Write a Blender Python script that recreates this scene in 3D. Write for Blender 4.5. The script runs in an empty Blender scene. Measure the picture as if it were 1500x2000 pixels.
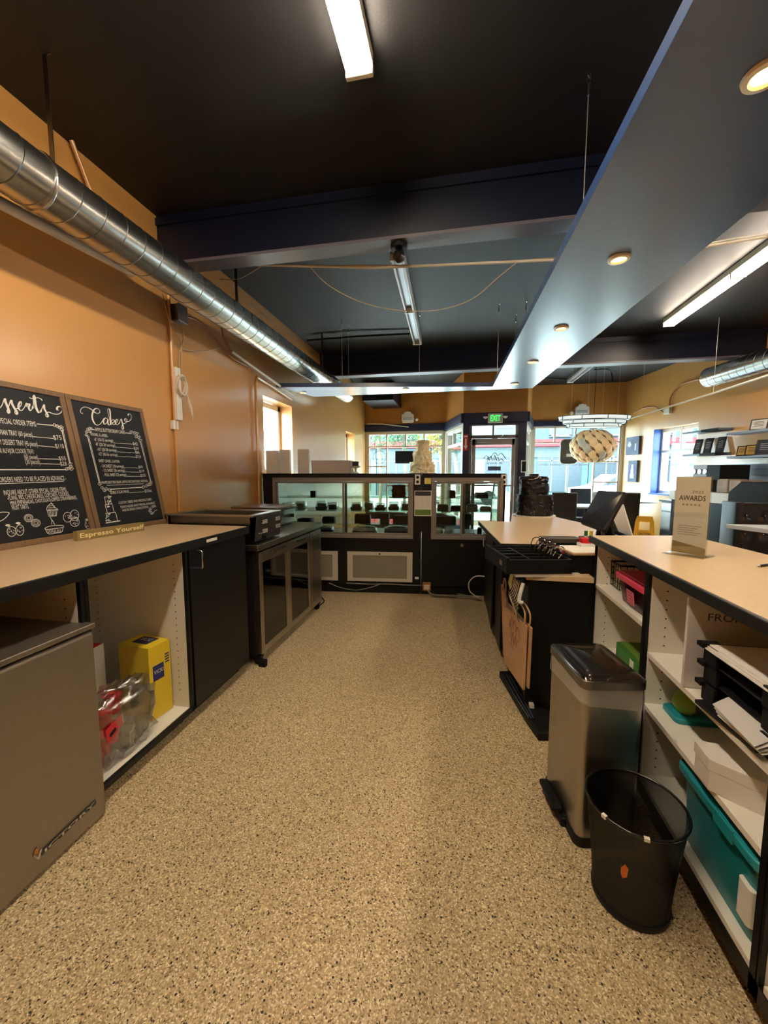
import bpy, math, random
from mathutils import Vector as V, Matrix, noise
random.seed(7)
SC = bpy.context.scene
COL = SC.collection
PI = math.pi
# ------------------------------------------------------------------ camera
FPX, CH = 770.0, 1.35
PITCH = math.atan(76.0 / FPX)
YAW = math.atan(150.0 * math.cos(PITCH) / FPX)
cam_d = bpy.data.cameras.new('camera')
cam = bpy.data.objects.new('camera', cam_d); COL.objects.link(cam)
cam_d.sensor_fit = 'HORIZONTAL'; cam_d.sensor_width = 36; cam_d.lens = 36 * FPX / 1500
cam_d.clip_start = 0.02; cam_d.clip_end = 200
cam.location = (0, 0, CH); cam.rotation_euler = (PI / 2 - PITCH, 0, YAW)
SC.camera = cam
# ------------------------------------------------------------------ view
SC.view_settings.view_transform = 'Standard'; SC.view_settings.look = 'None'
SC.view_settings.gamma = 1; SC.view_settings.use_curve_mapping = False
SC.view_settings.exposure = 1.0
SC.cycles.use_denoising = True
SC.cycles.max_bounces = 8; SC.cycles.diffuse_bounces = 4; SC.cycles.glossy_bounces = 4
SC.cycles.transparent_max_bounces = 24; SC.cycles.transmission_bounces = 6
SC.cycles.sample_clamp_indirect = 6; SC.cycles.caustics_reflective = False; SC.cycles.caustics_refractive = False
SC.cycles.blur_glossy = 0.6
# ------------------------------------------------------------------ world, sun
W = bpy.data.worlds.new('sky'); SC.world = W; W.use_nodes = True
bg = W.node_tree.nodes['Background']; bg.inputs[0].default_value = (0.80, 0.93, 1.0, 1); bg.inputs[1].default_value = 12.0
sd = bpy.data.lights.new('sun', 'SUN'); sd.energy = 13.0; sd.angle = math.radians(0.6); sd.color = (1.0, 0.95, 0.86)
sun = bpy.data.objects.new('sun', sd); COL.objects.link(sun)
SUN_DIR = V((0.50, 0.52, -0.69))
sun.rotation_euler = SUN_DIR.to_track_quat('-Z', 'Y').to_euler()
TUBE_E = 64.0
# ------------------------------------------------------------------ projection helper (a pixel of the photo -> a point on a plane of the room)
_F = V((-math.sin(YAW) * math.cos(PITCH), math.cos(YAW) * math.cos(PITCH), -math.sin(PITCH)))
_R = V((math.cos(YAW), math.sin(YAW), 0)); _U = _R.cross(_F); _C = V((0, 0, CH))
def ray(x, y): return _F * FPX + _R * (x - 750) + _U * (1000 - y)
def at(x, y, X=None, Y=None, Z=None):
    d = ray(x, y)
    t = X / d.x if X is not None else (Y / d.y if Y is not None else (Z - CH) / d.z)
    return _C + d * t
def atp(x, y, p, n):
    d = ray(x, y); n = V(n)
    return _C + d * ((V(p) - _C).dot(n) / d.dot(n))
# ------------------------------------------------------------------ materials
def lin(c):
    return tuple(((v / 255) / 12.92 if v / 255 <= 0.04045 else ((v / 255 + 0.055) / 1.055) ** 2.4) for v in c) + (1,)
MATS = {}
def mat(name, col, rough=0.5, metal=0.0, emit=0.0, ecol=None, spec=0.5, bump=0.0, bscale=200, coat=0.0, vary=0.0, vscale=3.0, brush=None, alpha=1.0):
    if name in MATS: return MATS[name]
    m = bpy.data.materials.new(name); m.use_nodes = True; nt = m.node_tree; b = nt.nodes['Principled BSDF']
    c = lin(col) if max(col[:3]) > 1.0001 or isinstance(col[0], int) else tuple(col) + (1,)
    b.inputs['Base Color'].default_value = c
    b.inputs['Roughness'].default_value = rough; b.inputs['Metallic'].default_value = metal
    b.inputs['Specular IOR Level'].default_value = spec
    b.inputs['Coat Weight'].default_value = coat; b.inputs['Coat Roughness'].default_value = 0.22 if coat > 0.55 else 0.05
    b.inputs['Alpha'].default_value = alpha
    if emit:
        b.inputs['Emission Color'].default_value = (lin(ecol) if ecol else c); b.inputs['Emission Strength'].default_value = emit
    tc = nt.nodes.new('ShaderNodeTexCoord')
    if vary:
        n = nt.nodes.new('ShaderNodeTexNoise'); n.inputs['Scale'].default_value = vscale; n.inputs['Detail'].default_value = 5
        mp = nt.nodes.new('ShaderNodeMapping'); nt.links.new(tc.outputs['Object'], mp.inputs[0]); nt.links.new(mp.outputs[0], n.inputs['Vector'])
        if brush: mp.inputs['Scale'].default_value = brush
        r = nt.nodes.new('ShaderNodeMapRange'); r.inputs[1].default_value = 0.3; r.inputs[2].default_value = 0.7
        r.inputs[3].default_value = 1 - vary; r.inputs[4].default_value = 1 + vary
        nt.links.new(n.outputs[0], r.inputs[0])
        mx = nt.nodes.new('ShaderNodeMix'); mx.data_type = 'RGBA'; mx.blend_type = 'MULTIPLY'; mx.inputs[0].default_value = 1
        mx.inputs[6].default_value = c; nt.links.new(r.outputs[0], mx.inputs[7]); nt.links.new(mx.outputs[2], b.inputs['Base Color'])
    if bump:
        n2 = nt.nodes.new('ShaderNodeTexNoise'); n2.inputs['Scale'].default_value = bscale; n2.inputs['Detail'].default_value = 3
        mp2 = nt.nodes.new('ShaderNodeMapping'); nt.links.new(tc.outputs['Object'], mp2.inputs[0]); nt.links.new(mp2.outputs[0], n2.inputs['Vector'])
        if brush: mp2.inputs['Scale'].default_value = brush
        bp = nt.nodes.new('ShaderNodeBump'); bp.inputs['Strength'].default_value = bump; bp.inputs['Distance'].default_value = 0.01
        nt.links.new(n2.outputs[0], bp.inputs['Height']); nt.links.new(bp.outputs[0], b.inputs['Normal'])
    MATS[name] = m
    return m
def glass_mat(name, tint=(0.93, 0.97, 0.95), gloss=0.02, refl=1.0, ior=1.45, fmin=0.0):
    m = bpy.data.materials.new(name); m.use_nodes = True; nt = m.node_tree; nt.nodes.clear()
    out = nt.nodes.new('ShaderNodeOutputMaterial'); mix = nt.nodes.new('ShaderNodeMixShader')
    t = nt.nodes.new('ShaderNodeBsdfTransparent'); g = nt.nodes.new('ShaderNodeBsdfGlossy'); f = nt.nodes.new('ShaderNodeFresnel')
    t.inputs[0].default_value = tuple(tint) + (1,); g.inputs['Roughness'].default_value = gloss
    ge = nt.nodes.new('ShaderNodeNewGeometry'); ir = nt.nodes.new('ShaderNodeMapRange'); ir.inputs[3].default_value = ior; ir.inputs[4].default_value = 1 / ior
    nt.links.new(ge.outputs['Backfacing'], ir.inputs[0]); nt.links.new(ir.outputs[0], f.inputs[0])
    g.inputs[0].default_value = (refl, refl, refl, 1)
    mr = nt.nodes.new('ShaderNodeMath'); mr.operation = 'ADD'; mr.inputs[1].default_value = fmin
    nt.links.new(f.outputs[0], mr.inputs[0]); nt.links.new(mr.outputs[0], mix.inputs[0])
    nt.links.new(t.outputs[0], mix.inputs[1]); nt.links.new(g.outputs[0], mix.inputs[2]); nt.links.new(mix.outputs[0], out.inputs[0])
    MATS[name] = m
    return m
def floor_mat():
    m = bpy.data.materials.new('flake_epoxy'); m.use_nodes = True; nt = m.node_tree; b = nt.nodes['Principled BSDF']; L = nt.links.new
    tc = nt.nodes.new('ShaderNodeTexCoord')
    v = nt.nodes.new('ShaderNodeTexVoronoi'); v.inputs['Scale'].default_value = 250; L(tc.outputs['Object'], v.inputs['Vector'])
    cr = nt.nodes.new('ShaderNodeValToRGB'); sp = nt.nodes.new('ShaderNodeSeparateColor'); L(v.outputs['Color'], sp.inputs[0]); L(sp.outputs[0], cr.inputs[0])
    e = cr.color_ramp; e.interpolation = 'CONSTANT'
    e.elements[0].position = 0; e.elements[0].color = lin((84, 66, 44)); e.elements[1].position = 0.045; e.elements[1].color = lin((158, 134, 96))
    for p, c in ((0.22, (184, 158, 116)), (0.45, (202, 178, 134)), (0.7, (215, 193, 150)), (0.88, (240, 224, 188))):
        q = e.elements.new(p); q.color = lin(c)
    v2 = nt.nodes.new('ShaderNodeTexVoronoi'); v2.inputs['Scale'].default_value = 90; L(tc.outputs['Object'], v2.inputs['Vector'])
    s2 = nt.nodes.new('ShaderNodeSeparateColor'); L(v2.outputs['Color'], s2.inputs[0])
    a = nt.nodes.new('ShaderNodeMath'); a.operation = 'LESS_THAN'; a.inputs[1].default_value = 0.10; L(s2.outputs[1], a.inputs[0])
    d = nt.nodes.new('ShaderNodeMath'); d.operation = 'LESS_THAN'; d.inputs[1].default_value = 0.30; L(v2.outputs['Distance'], d.inputs[0])
    mu = nt.nodes.new('ShaderNodeMath'); mu.operation = 'MULTIPLY'; L(a.outputs[0], mu.inputs[0]); L(d.outputs[0], mu.inputs[1])
    mx = nt.nodes.new('ShaderNodeMix'); mx.data_type = 'RGBA'; L(mu.outputs[0], mx.inputs[0]); L(cr.outputs[0], mx.inputs[6]); mx.inputs[7].default_value = lin((40, 28, 18))
    n = nt.nodes.new('ShaderNodeTexNoise'); n.inputs['Scale'].default_value = 1.3; L(tc.outputs['Object'], n.inputs['Vector'])
    r = nt.nodes.new('ShaderNodeMapRange'); r.inputs[1].default_value = 0.3; r.inputs[2].default_value = 0.7; r.inputs[3].default_value = 0.93; r.inputs[4].default_value = 1.05; L(n.outputs[0], r.inputs[0])
    m2 = nt.nodes.new('ShaderNodeMix'); m2.data_type = 'RGBA'; m2.blend_type = 'MULTIPLY'; m2.inputs[0].default_value = 1; L(mx.outputs[2], m2.inputs[6]); L(r.outputs[0], m2.inputs[7])
    L(m2.outputs[2], b.inputs['Base Color']); b.inputs['Roughness'].default_value = 0.38
    bp = nt.nodes.new('ShaderNodeBump'); bp.inputs['Strength'].default_value = 0.25; bp.inputs['Distance'].default_value = 0.002; L(v.outputs['Distance'], bp.inputs['Height']); L(bp.outputs[0], b.inputs['Normal'])
    MATS['flake_epoxy'] = m
    return m
floor_mat()
glass_mat('glass'); glass_mat('case_glass', (0.66, 0.70, 0.64), 0.03, 1.0, 1.4); glass_mat('window_glass', (0.92, 0.99, 1.0), 0.0, 0.8, 1.35)
glass_mat('shelf_glass', (0.70, 0.85, 0.78), 0.03, 1.0, 1.5)
glass_mat('clear_bag', (0.84, 0.83, 0.81), 0.22, 0.95, 1.45, 0.17); glass_mat('acrylic', (0.93, 0.93, 0.90), 0.03, 1.0, 1.45, 0.03)
glass_mat('clamshell', (0.72, 0.74, 0.74), 0.10, 0.95, 1.5, 0.16); glass_mat('mesh_black', (0.34, 0.34, 0.35), 0.35, 0.10, 1.2, 0.42)
glass_mat('teal_plastic', (0.04, 0.40, 0.42), 0.22, 0.35, 1.4, 0.25); glass_mat('pink_plastic', (0.55, 0.10, 0.22), 0.25, 0.5, 1.4, 0.12)
glass_mat('cooler_glass', (0.20, 0.21, 0.21), 0.06, 0.55, 1.5, 0.12); mat('liner_plastic', (236, 232, 224), 0.25, alpha=0.30, coat=.3)
mat('orange_wall', (204, 150, 80), 0.36, bump=0.02, bscale=60, spec=0.7, coat=0.95, vary=0.03, vscale=1.2)
mat('orange_front', (190, 132, 62), 0.5, bump=0.04, bscale=60, vary=0.03)
mat('ceiling_black', (19, 18, 20), 0.6, bump=0.08, bscale=90, vary=0.12, vscale=1.0)
mat('navy', (24, 32, 62), 0.45, bump=0.1, bscale=40)
mat('beam_navy', (4, 12, 36), 0.42)
mat('blue_trim', (46, 84, 160), 0.4)
mat('soffit_blue', (48, 76, 126), 0.30, bump=0.06, bscale=14, brush=(1.2, 14, 1), vary=0.06, vscale=8, spec=0.9, coat=0.75)
mat('soffit_edge', (22, 34, 66), 0.4)
mat('flange', (92, 88, 98), 0.4)
mat('black_lam', (8, 9, 11), 0.42, vary=0.1, spec=0.35)
mat('black_matte', (8, 8, 9), 0.6, spec=0.3)
mat('black_gloss', (10, 10, 11), 0.12, coat=0.3)
mat('black_edge', (14, 15, 18), 0.4, vary=0.35, vscale=14)
mat('laminate', (218, 190, 152), 0.27, bump=0.03, bscale=300, vary=0.03, vscale=60, spec=0.5)
mat('melamine', (232, 226, 210), 0.5)
mat('melamine_grey', (186, 182, 172), 0.5)
mat('hole', (30, 26, 22), 0.8); mat('back_grey', (206, 220, 224), 0.55)
mat('steel', (172, 166, 156), 0.30, 1.0, bump=0.05, bscale=30, brush=(60, 1, 1), vary=0.06, vscale=10)
mat('steel_dark', (120, 116, 112), 0.28, 1.0, bump=0.03, bscale=60)
mat('steel_fridge', (150, 142, 130), 0.42, 0.9, bump=0.02, bscale=40, brush=(1, 40, 1), vary=0.025, vscale=3)
mat('galvanized', (196, 196, 192), 0.26, 1.0, bump=0.04, bscale=30, vary=0.10, vscale=6)
mat('seam', (120, 120, 118), 0.35, 1.0)
mat('chrome', (215, 215, 215), 0.1, 1.0)
mat('aluminium', (150, 146, 142), 0.38, 0.7)
mat('aluminium_dark', (104, 100, 100), 0.4, 0.6)
mat('white_paint', (226, 222, 212), 0.45); mat('white_plastic', (232, 230, 224), 0.35)
mat('white_card', (224, 218, 208), 0.65, bump=0.05, bscale=80)
mat('foam_grey', (206, 200, 194), 0.7, bump=0.1, bscale=120)
mat('paper', (228, 224, 214), 0.7); mat('paper_ink', (60, 60, 62), 0.7)
mat('chalkboard', (20, 25, 32), 0.5, vary=0.25, vscale=2.5); mat('chalk', (236, 234, 226), 0.8)
mat('board_wood', (122, 96, 70), 0.6, bump=0.25, bscale=30, brush=(1, 20, 1), vary=0.22, vscale=7)
mat('sign_tan', (150, 130, 84), 0.55, vary=0.1); mat('sign_cream', (244, 230, 176), 0.5)
mat('yellow_box', (214, 186, 40), 0.45); mat('blue_print', (28, 36, 92), 0.5); mat('red_print', (196, 28, 40), 0.4)
mat('window_frame', (206, 196, 176), 0.45); mat('white_frame', (222, 218, 208), 0.45)
mat('kraft', (196, 158, 118), 0.75, bump=0.1, bscale=60, vary=0.06); mat('brown_ink', (126, 44, 34), 0.6)
mat('wire', (190, 160, 120), 0.5); mat('white_cable', (222, 214, 196), 0.5); mat('grey_cable', (130, 124, 114), 0.5)
mat('tube_on', (255, 236, 196), 0.4, emit=TUBE_E, ecol=(255, 238, 214)); mat('tube_off', (205, 208, 212), 0.25)
mat('tube_cool', (255, 244, 220), 0.4, emit=TUBE_E * 0.62, ecol=(255, 236, 214))
mat('fixture_white', (214, 206, 186), 0.4, 0.0); mat('fixture_grey', (160, 162, 168), 0.35, 0.3)
mat('downlight_glow', (255, 200, 120), 0.4, emit=5, ecol=(255, 196, 110)); mat('downlight_ring', (225, 215, 200), 0.35, 0.4)
mat('cake_white', (232, 220, 178), 0.6, bump=0.3, bscale=50); mat('cake_black', (22, 21, 21), 0.42, bump=0.3, bscale=60); mat('choco', (50, 26, 22), 0.45)
mat('cake_dark', (26, 22, 24), 0.5)
mat('green_box', (52, 120, 44), 0.5); mat('lime', (150, 180, 60), 0.5); mat('teal_solid', (30, 130, 140), 0.35)
mat('pink_lid', (206, 62, 92), 0.35); mat('pink_label', (240, 120, 150), 0.6)
mat('yellow_sign', (222, 164, 26), 0.4); mat('exit_green', (60, 200, 90), 0.4, emit=0.7, ecol=(60, 220, 100)); mat('exit_case', (196, 200, 190), 0.4)
mat('red', (176, 40, 36), 0.5); mat('red_gloss', (200, 30, 34), 0.3)
mat('leather', (20, 21, 25), 0.30, bump=0.15, bscale=25, spec=0.6)
mat('table_white', (214, 222, 226), 0.25); mat('slat_blue', (132, 148, 166), 0.45)
mat('art_blue', (62, 74, 100), 0.6, vary=0.5, vscale=6); mat('art_pale', (180, 190, 200), 0.6)
mat('lamp_cream', (248, 214, 164), 0.6, emit=0.10, ecol=(255, 206, 140)); mat('lamp_taupe', (150, 128, 100), 0.7); mat('lamp_white', (244, 236, 220), 0.5)
mat('milk_glass', (232, 240, 236), 0.35, emit=0.35, ecol=(225, 245, 245)); mat('gold_plate', (206, 164, 84), 0.35, 0.5)  # milk_glass glow stands in for daylight passing through the panels
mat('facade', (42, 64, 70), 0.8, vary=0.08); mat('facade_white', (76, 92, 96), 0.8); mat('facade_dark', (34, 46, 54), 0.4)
mat('awning_red', (120, 8, 18), 0.7); mat('asphalt', (150, 154, 154), 0.9); mat('concrete', (186, 186, 180), 0.9, vary=0.06)
mat('leaf', (40, 70, 30), 0.6); mat('leaf_yellow', (110, 100, 24), 0.6); mat('bark', (90, 76, 62), 0.9); mat('car_white', (236, 236, 236), 0.2, coat=0.5)
mat('flask', (60, 52, 46), 0.5); mat('wood_grey', (150, 130, 112), 0.6, vary=0.2, vscale=10)
mat('dark_print', (44, 42, 48), 0.5, vary=0.5, vscale=12); mat('screen', (34, 30, 34), 0.16, vary=0.5, vscale=5, coat=0.4)
mat('post_green', (90, 124, 40), 0.6); mat('note_yellow', (226, 210, 120), 0.7)
mat('outlet_tan', (204, 196, 178), 0.4); mat('orange_sticker', (214, 110, 40), 0.5); mat('copper', (170, 110, 60), 0.4)
# ------------------------------------------------------------------ builder
def catmull(P, k=6, closed=False):
    P = [V(p) for p in P]; out = []; n = len(P)
    if n < 3: return P
    for i in range(n if closed else n - 1):
        a = P[(i - 1) % n] if closed else P[max(i - 1, 0)]; b = P[i]; c = P[(i + 1) % n]; d = P[(i + 2) % n] if closed else P[min(i + 2, n - 1)]
        for j in range(k):
            t = j / k
            out.append(0.5 * ((2 * b) + (c - a) * t + (2 * a - 5 * b + 4 * c - d) * t * t + (3 * b - a - 3 * c + d) * t ** 3))
    if not closed: out.append(P[-1])
    return out
class B:
    def __init__(s): s.v = []; s.f = []; s.m = []; s.mi = 0
    def add(s, vs, fs):
        o = len(s.v); s.v += [V(x) for x in vs]
        for f in fs: s.f.append(tuple(i + o for i in f)); s.m.append(s.mi)
        return s
    def use(s, i): s.mi = i; return s
    def box(s, x0, x1, y0, y1, z0, z1):
        x0, x1 = min(x0, x1), max(x0, x1); y0, y1 = min(y0, y1), max(y0, y1); z0, z1 = min(z0, z1), max(z0, z1)
        return s.add([(x0, y0, z0), (x1, y0, z0), (x1, y1, z0), (x0, y1, z0), (x0, y0, z1), (x1, y0, z1), (x1, y1, z1), (x0, y1, z1)],
                     [(0, 3, 2, 1), (4, 5, 6, 7), (0, 1, 5, 4), (1, 2, 6, 5), (2, 3, 7, 6), (3, 0, 4, 7)])
    def ext(s, poly, d):
        P = [V(p) for p in poly]; d = V(d); n = len(P)
        nrm = V((0, 0, 0))
        for i in range(n): nrm += (P[i] - P[0]).cross(P[(i + 1) % n] - P[0])
        if nrm.dot(d) < 0: P = P[::-1]
        return s.add(P + [p + d for p in P], [tuple(range(n))[::-1], tuple(range(n, 2 * n))] + [(i, (i + 1) % n, n + (i + 1) % n, n + i) for i in range(n)])
    def obb(s, c, sz, rz=0, rx=0, ry=0):
        M = Matrix.Rotation(rz, 3, 'Z') @ Matrix.Rotation(rx, 3, 'X') @ Matrix.Rotation(ry, 3, 'Y'); k = len(s.v)
        s.box(-sz[0] / 2, sz[0] / 2, -sz[1] / 2, sz[1] / 2, -sz[2] / 2, sz[2] / 2)
        for i in range(k, len(s.v)): s.v[i] = V(c) + M @ s.v[i]
        return s
    def rprism(s, x0, x1, y0, y1, z0, z1, r, k=4, taper=0.0):
        P = []
        for cx, cy, a in ((x1 - r, y1 - r, 0), (x0 + r, y1 - r, PI / 2), (x0 + r, y0 + r, PI), (x1 - r, y0 + r, 1.5 * PI)):
            for j in range(k + 1): P.append((cx + r * math.cos(a + j * PI / 2 / k), cy + r * math.sin(a + j * PI / 2 / k)))
        n = len(P); mx, my = (x0 + x1) / 2, (y0 + y1) / 2; q = 1 - taper
        return s.add([(mx + (x - mx) * q, my + (y - my) * q, z0) for x, y in P] + [(x, y, z1) for x, y in P],
                     [tuple(range(n))[::-1], tuple(range(n, 2 * n))] + [(i, (i + 1) % n, n + (i + 1) % n, n + i) for i in range(n)])
    def cyl(s, a, b, r, r2=None, n=16):
        a, b = V(a), V(b); d = (b - a).normalized(); r2 = r if r2 is None else r2
        u = d.orthogonal().normalized(); w = d.cross(u)
        A = [a + (u * math.cos(t) + w * math.sin(t)) * r for t in (2 * PI * i / n for i in range(n))]
        Bb = [b + (u * math.cos(t) + w * math.sin(t)) * r2 for t in (2 * PI * i / n for i in range(n))]
        return s.add(A + Bb, [tuple(range(n))[::-1], tuple(range(n, 2 * n))] + [(i, (i + 1) % n, n + (i + 1) % n, n + i) for i in range(n)])
    def tube(s, pts, r, n=6, smooth=0, closed=False):
        P = catmull(pts, smooth, closed) if smooth else [V(p) for p in pts]
        if closed: P = P + [P[0]] if (P[0] - P[-1]).length > 1e-6 else P
        o = len(s.v); vs = []; u = None
        for i, p in enumerate(P):
            d = (P[min(i + 1, len(P) - 1)] - P[max(i - 1, 0)])
            d = d.normalized() if d.length > 1e-9 else V((0, 0, 1))
            u = d.orthogonal().normalized() if u is None else (u - d * u.dot(d)).normalized() if (u - d * u.dot(d)).length > 1e-6 else d.orthogonal().normalized()
            w = d.cross(u)
            vs += [p + (u * math.cos(2 * PI * k / n) + w * math.sin(2 * PI * k / n)) * r for k in range(n)]
        fs = [(i * n + k, i * n + (k + 1) % n, (i + 1) * n + (k + 1) % n, (i + 1) * n + k) for i in range(len(P) - 1) for k in range(n)]
        fs += [tuple(range(n))[::-1], tuple(range((len(P) - 1) * n, len(P) * n))]
        return s.add(vs, fs)
    def lathe(s, prof, c=(0, 0, 0), n=24, sx=1, sy=1, fn=None, caps=True):
        c = V(c); vs = []
        for r, z in prof:
            for k in range(n):
                a = 2 * PI * k / n; q = fn(a, z, r) if fn else r
                vs.append(c + V((q * math.cos(a) * sx, q * math.sin(a) * sy, z)))
        m = len(prof)
        fs = [(i * n + k, i * n + (k + 1) % n, (i + 1) * n + (k + 1) % n, (i + 1) * n + k) for i in range(m - 1) for k in range(n)]
        if caps: fs += [tuple(range(n))[::-1], tuple(range((m - 1) * n, m * n))]
        return s.add(vs, fs)
    def ball(s, c, rx, ry=None, rz=None, n=12):
        ry = rx if ry is None else ry; rz = rx if rz is None else rz
        m = max(4, n // 2)
        return s.lathe([(math.sin(PI * (i + 0.02) / (m + 0.04)) * 1.0, -math.cos(PI * (i + 0.02) / (m + 0.04)) * rz) for i in range(m + 1)], c, n, rx, ry)
    def stroke(s, pts, nrm, w0, w1=None, k=5):
        """flat brush stroke lying on a plane; width grows on the way down"""
        P = catmull(pts, k); nrm = V(nrm); w1 = w0 if w1 is None else w1; L = []; Rr = []
        for i, p in enumerate(P):
            d = (P[min(i + 1, len(P) - 1)] - P[max(i - 1, 0)])
            if d.length < 1e-9: d = V((0, 0, 1))
            d.normalize(); q = nrm.cross(d).normalized()
            w = w0 + (w1 - w0) * max(0, -d.z) ** 1.3
            if i < 2 or i > len(P) - 3: w = max(w, w1 * 0.8)
            L.append(p + q * w / 2); Rr.append(p - q * w / 2)
        n = len(P)
        return s.add(L + Rr, [(i, n + i, n + i + 1, i + 1) for i in range(n - 1)])
    def text(s, body, p, q, h, nrm, flip=False, squeeze=None, bold=0.0):
        """lettering from baseline point p to q, cap height h, on the plane with normal nrm"""
        me = text_mesh(body, bold); p, q, nrm = V(p), V(q), V(nrm).normalized(); u = q - p; wd = u.length; u.normalize(); w = nrm.cross(u)
        xs = [v.co.x for v in me.vertices]
        if not xs: return s
        x0, x1 = min(xs), max(xs); kx = wd / max(x1 - x0, 1e-6); ky = h / 0.69
        o = [p + u * ((x1 - v.co.x if flip else v.co.x - x0) * kx) + w * (v.co.y * ky) for v in me.vertices]
        return s.add(o, [tuple(pl.vertices) for pl in me.polygons])
    def build(s, name, mats, parent=None, world=False, bevel=0.0, smooth=0, seg=2, group=None, label=None, kind=None):
        if isinstance(mats, str): mats = [mats]
        inv = None
        if world and parent is not None:
            r = parent
            while r.parent: r = r.parent
            inv = r.matrix_basis.inverted()
        me = bpy.data.meshes.new(name)
        me.from_pydata([tuple(inv @ x) if inv else tuple(x) for x in s.v], [], s.f)
        for k in mats: me.materials.append(MATS[k])
        me.polygons.foreach_set('material_index', s.m); me.update()
        if smooth:
            me.polygons.foreach_set('use_smooth', [True] * len(me.polygons)); me.set_sharp_from_angle(angle=math.radians(smooth))
        o = bpy.data.objects.new(name, me); COL.objects.link(o)
        if parent is not None: o.parent = parent
        if bevel:
            md = o.modifiers.new('bevel', 'BEVEL'); md.width = bevel; md.segments = seg; md.limit_method = 'ANGLE'; md.angle_limit = 0.7
        if kind: o['kind'] = kind
        if label: o['label'] = label
        if group: o['group'] = group
        return o
_TX = {}
def text_mesh(body, bold=0.0):
    k = (body, bold)
    if k not in _TX:
        cu = bpy.data.curves.new('t', 'FONT'); cu.body = body; cu.size = 1; cu.resolution_u = 2; cu.offset = bold
        o = bpy.data.objects.new('t', cu); COL.objects.link(o); dg = bpy.context.evaluated_depsgraph_get(); dg.update()
        me = bpy.data.meshes.new_from_object(o.evaluated_get(dg)); _TX[k] = me
        bpy.data.objects.remove(o); bpy.data.curves.remove(cu)
    return _TX[k]
def thing(name, label, cat, loc=(0, 0, 0), rz=0.0, group=None):
    o = bpy.data.objects.new(name, None); COL.objects.link(o); o.empty_display_size = 0.05
    o.location = loc; o.rotation_euler = (0, 0, rz); o['label'] = label; o['category'] = cat
    o.matrix_basis = Matrix.Translation(V(loc)) @ Matrix.Rotation(rz, 4, 'Z')
    if group: o['group'] = group
    return o
def tag(o, label, cat, group=None):
    o['label'] = label; o['category'] = cat
    if group: o['group'] = group
    return o
def struct(o): o['kind'] = 'structure'; return o
def dup(root, loc, rz=0.0, label=None, group=None):
    r = root.copy(); COL.objects.link(r); r.matrix_basis = Matrix.Translation(V(loc)) @ Matrix.Rotation(rz, 4, 'Z')
    if label: r['label'] = label
    if group: r['group'] = group
    for ch in [o for o in COL.objects if o.parent == root]:
        c = ch.copy(); COL.objects.link(c); c.parent = r
        for g in [o for o in COL.objects if o.parent == ch]:
            d = g.copy(); COL.objects.link(d); d.parent = c
    return r
def rrect(w, h, r, k=4):
    P = []
    for cx, cy, a in ((w / 2 - r, h / 2 - r, 0), (-w / 2 + r, h / 2 - r, PI / 2), (-w / 2 + r, -h / 2 + r, PI), (w / 2 - r, -h / 2 + r, 1.5 * PI)):
        for j in range(k + 1): P.append((cx + r * math.cos(a + j * PI / 2 / k), cy + r * math.sin(a + j * PI / 2 / k)))
    return P
# ================================================================== STRUCTURE
def panel(b, O, u, n, L, z0, z1, holes, th):
    """wall slab from O along u (length L), thickness th along n, with rectangular holes (s0, s1, za, zb)"""
    O, u, n = V(O), V(u).normalized(), V(n).normalized()
    cs = sorted({0, L} | {h[0] for h in holes} | {h[1] for h in holes})
    for a, c in zip(cs, cs[1:]):
        hs = sorted([h for h in holes if h[0] <= a + 1e-6 and h[1] >= c - 1e-6], key=lambda h: h[2]); z = z0; seg = []
        for h in hs:
            if h[2] > z + 1e-6: seg.append((z, h[2]))
            z = max(z, h[3])
        if z < z1 - 1e-6: seg.append((z, z1))
        for p, q in seg:
            A = O + u * a; Bp = O + u * c
            b.ext([A + V((0, 0, p)), Bp + V((0, 0, p)), Bp + V((0, 0, q)), A + V((0, 0, q))], n * th)
    return b
def pbox(b, O, u, n, s0, s1, z0, z1, d0, d1):
    O, u, n = V(O), V(u).normalized(), V(n).normalized()
    A = O + u * s0 + n * d0; Bp = O + u * s1 + n * d0
    b.ext([A + V((0, 0, z0)), Bp + V((0, 0, z0)), Bp + V((0, 0, z1)), A + V((0, 0, z1))], n * (d1 - d0))
CEIL = 3.2; XL = -2.2; YF = 9.05; YB = -2.6
RN = V((1, .1745, 0)).normalized(); RU = V((.1745, -1, 0)).normalized(); RP = V((3.30, 9.06, 0))   # right wall, runs toward the camera
def RW(x, y, off=0.0): return atp(x, y, RP - RN * off, RN)
RL = 11.85; REND = RP + RU * RL
struct(B().ext([(XL - .3, YB - .2, -.1), (REND.x + .4, YB - .2, -.1), (RP.x + .4, YF + .14, -.1), (XL - .3, YF + .14, -.1)], (0, 0, .1)).build('floor', 'flake_epoxy'))
struct(B().ext([(XL - .3, YB - .2, CEIL), (REND.x + .4, YB - .2, CEIL), (RP.x + .4, YF + .3, CEIL), (XL - .3, YF + .3, CEIL)], (0, 0, .12)).build('ceiling', 'ceiling_black'))
b = B(); panel(b, (XL, YB, 0), (0, 1, 0), (-1, 0, 0), YF - YB + .14, 0, CEIL, [(4.19 - YB, 4.97 - YB, 1.34, 2.22), (7.46 - YB, 8.10 - YB, 1.34, 2.165)], .27)

struct(b.build('wall_left', 'orange_wall'))
b = B(); panel(b, RP, RU, RN, RL, 0, CEIL, [(.93, 1.99, .98, 2.14)], .3)
struct(b.build('wall_right', 'orange_wall'))
struct(B().box(XL - .27, REND.x + .4, YB - .2, YB, 0, CEIL).build('wall_back', 'orange_wall'))
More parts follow.
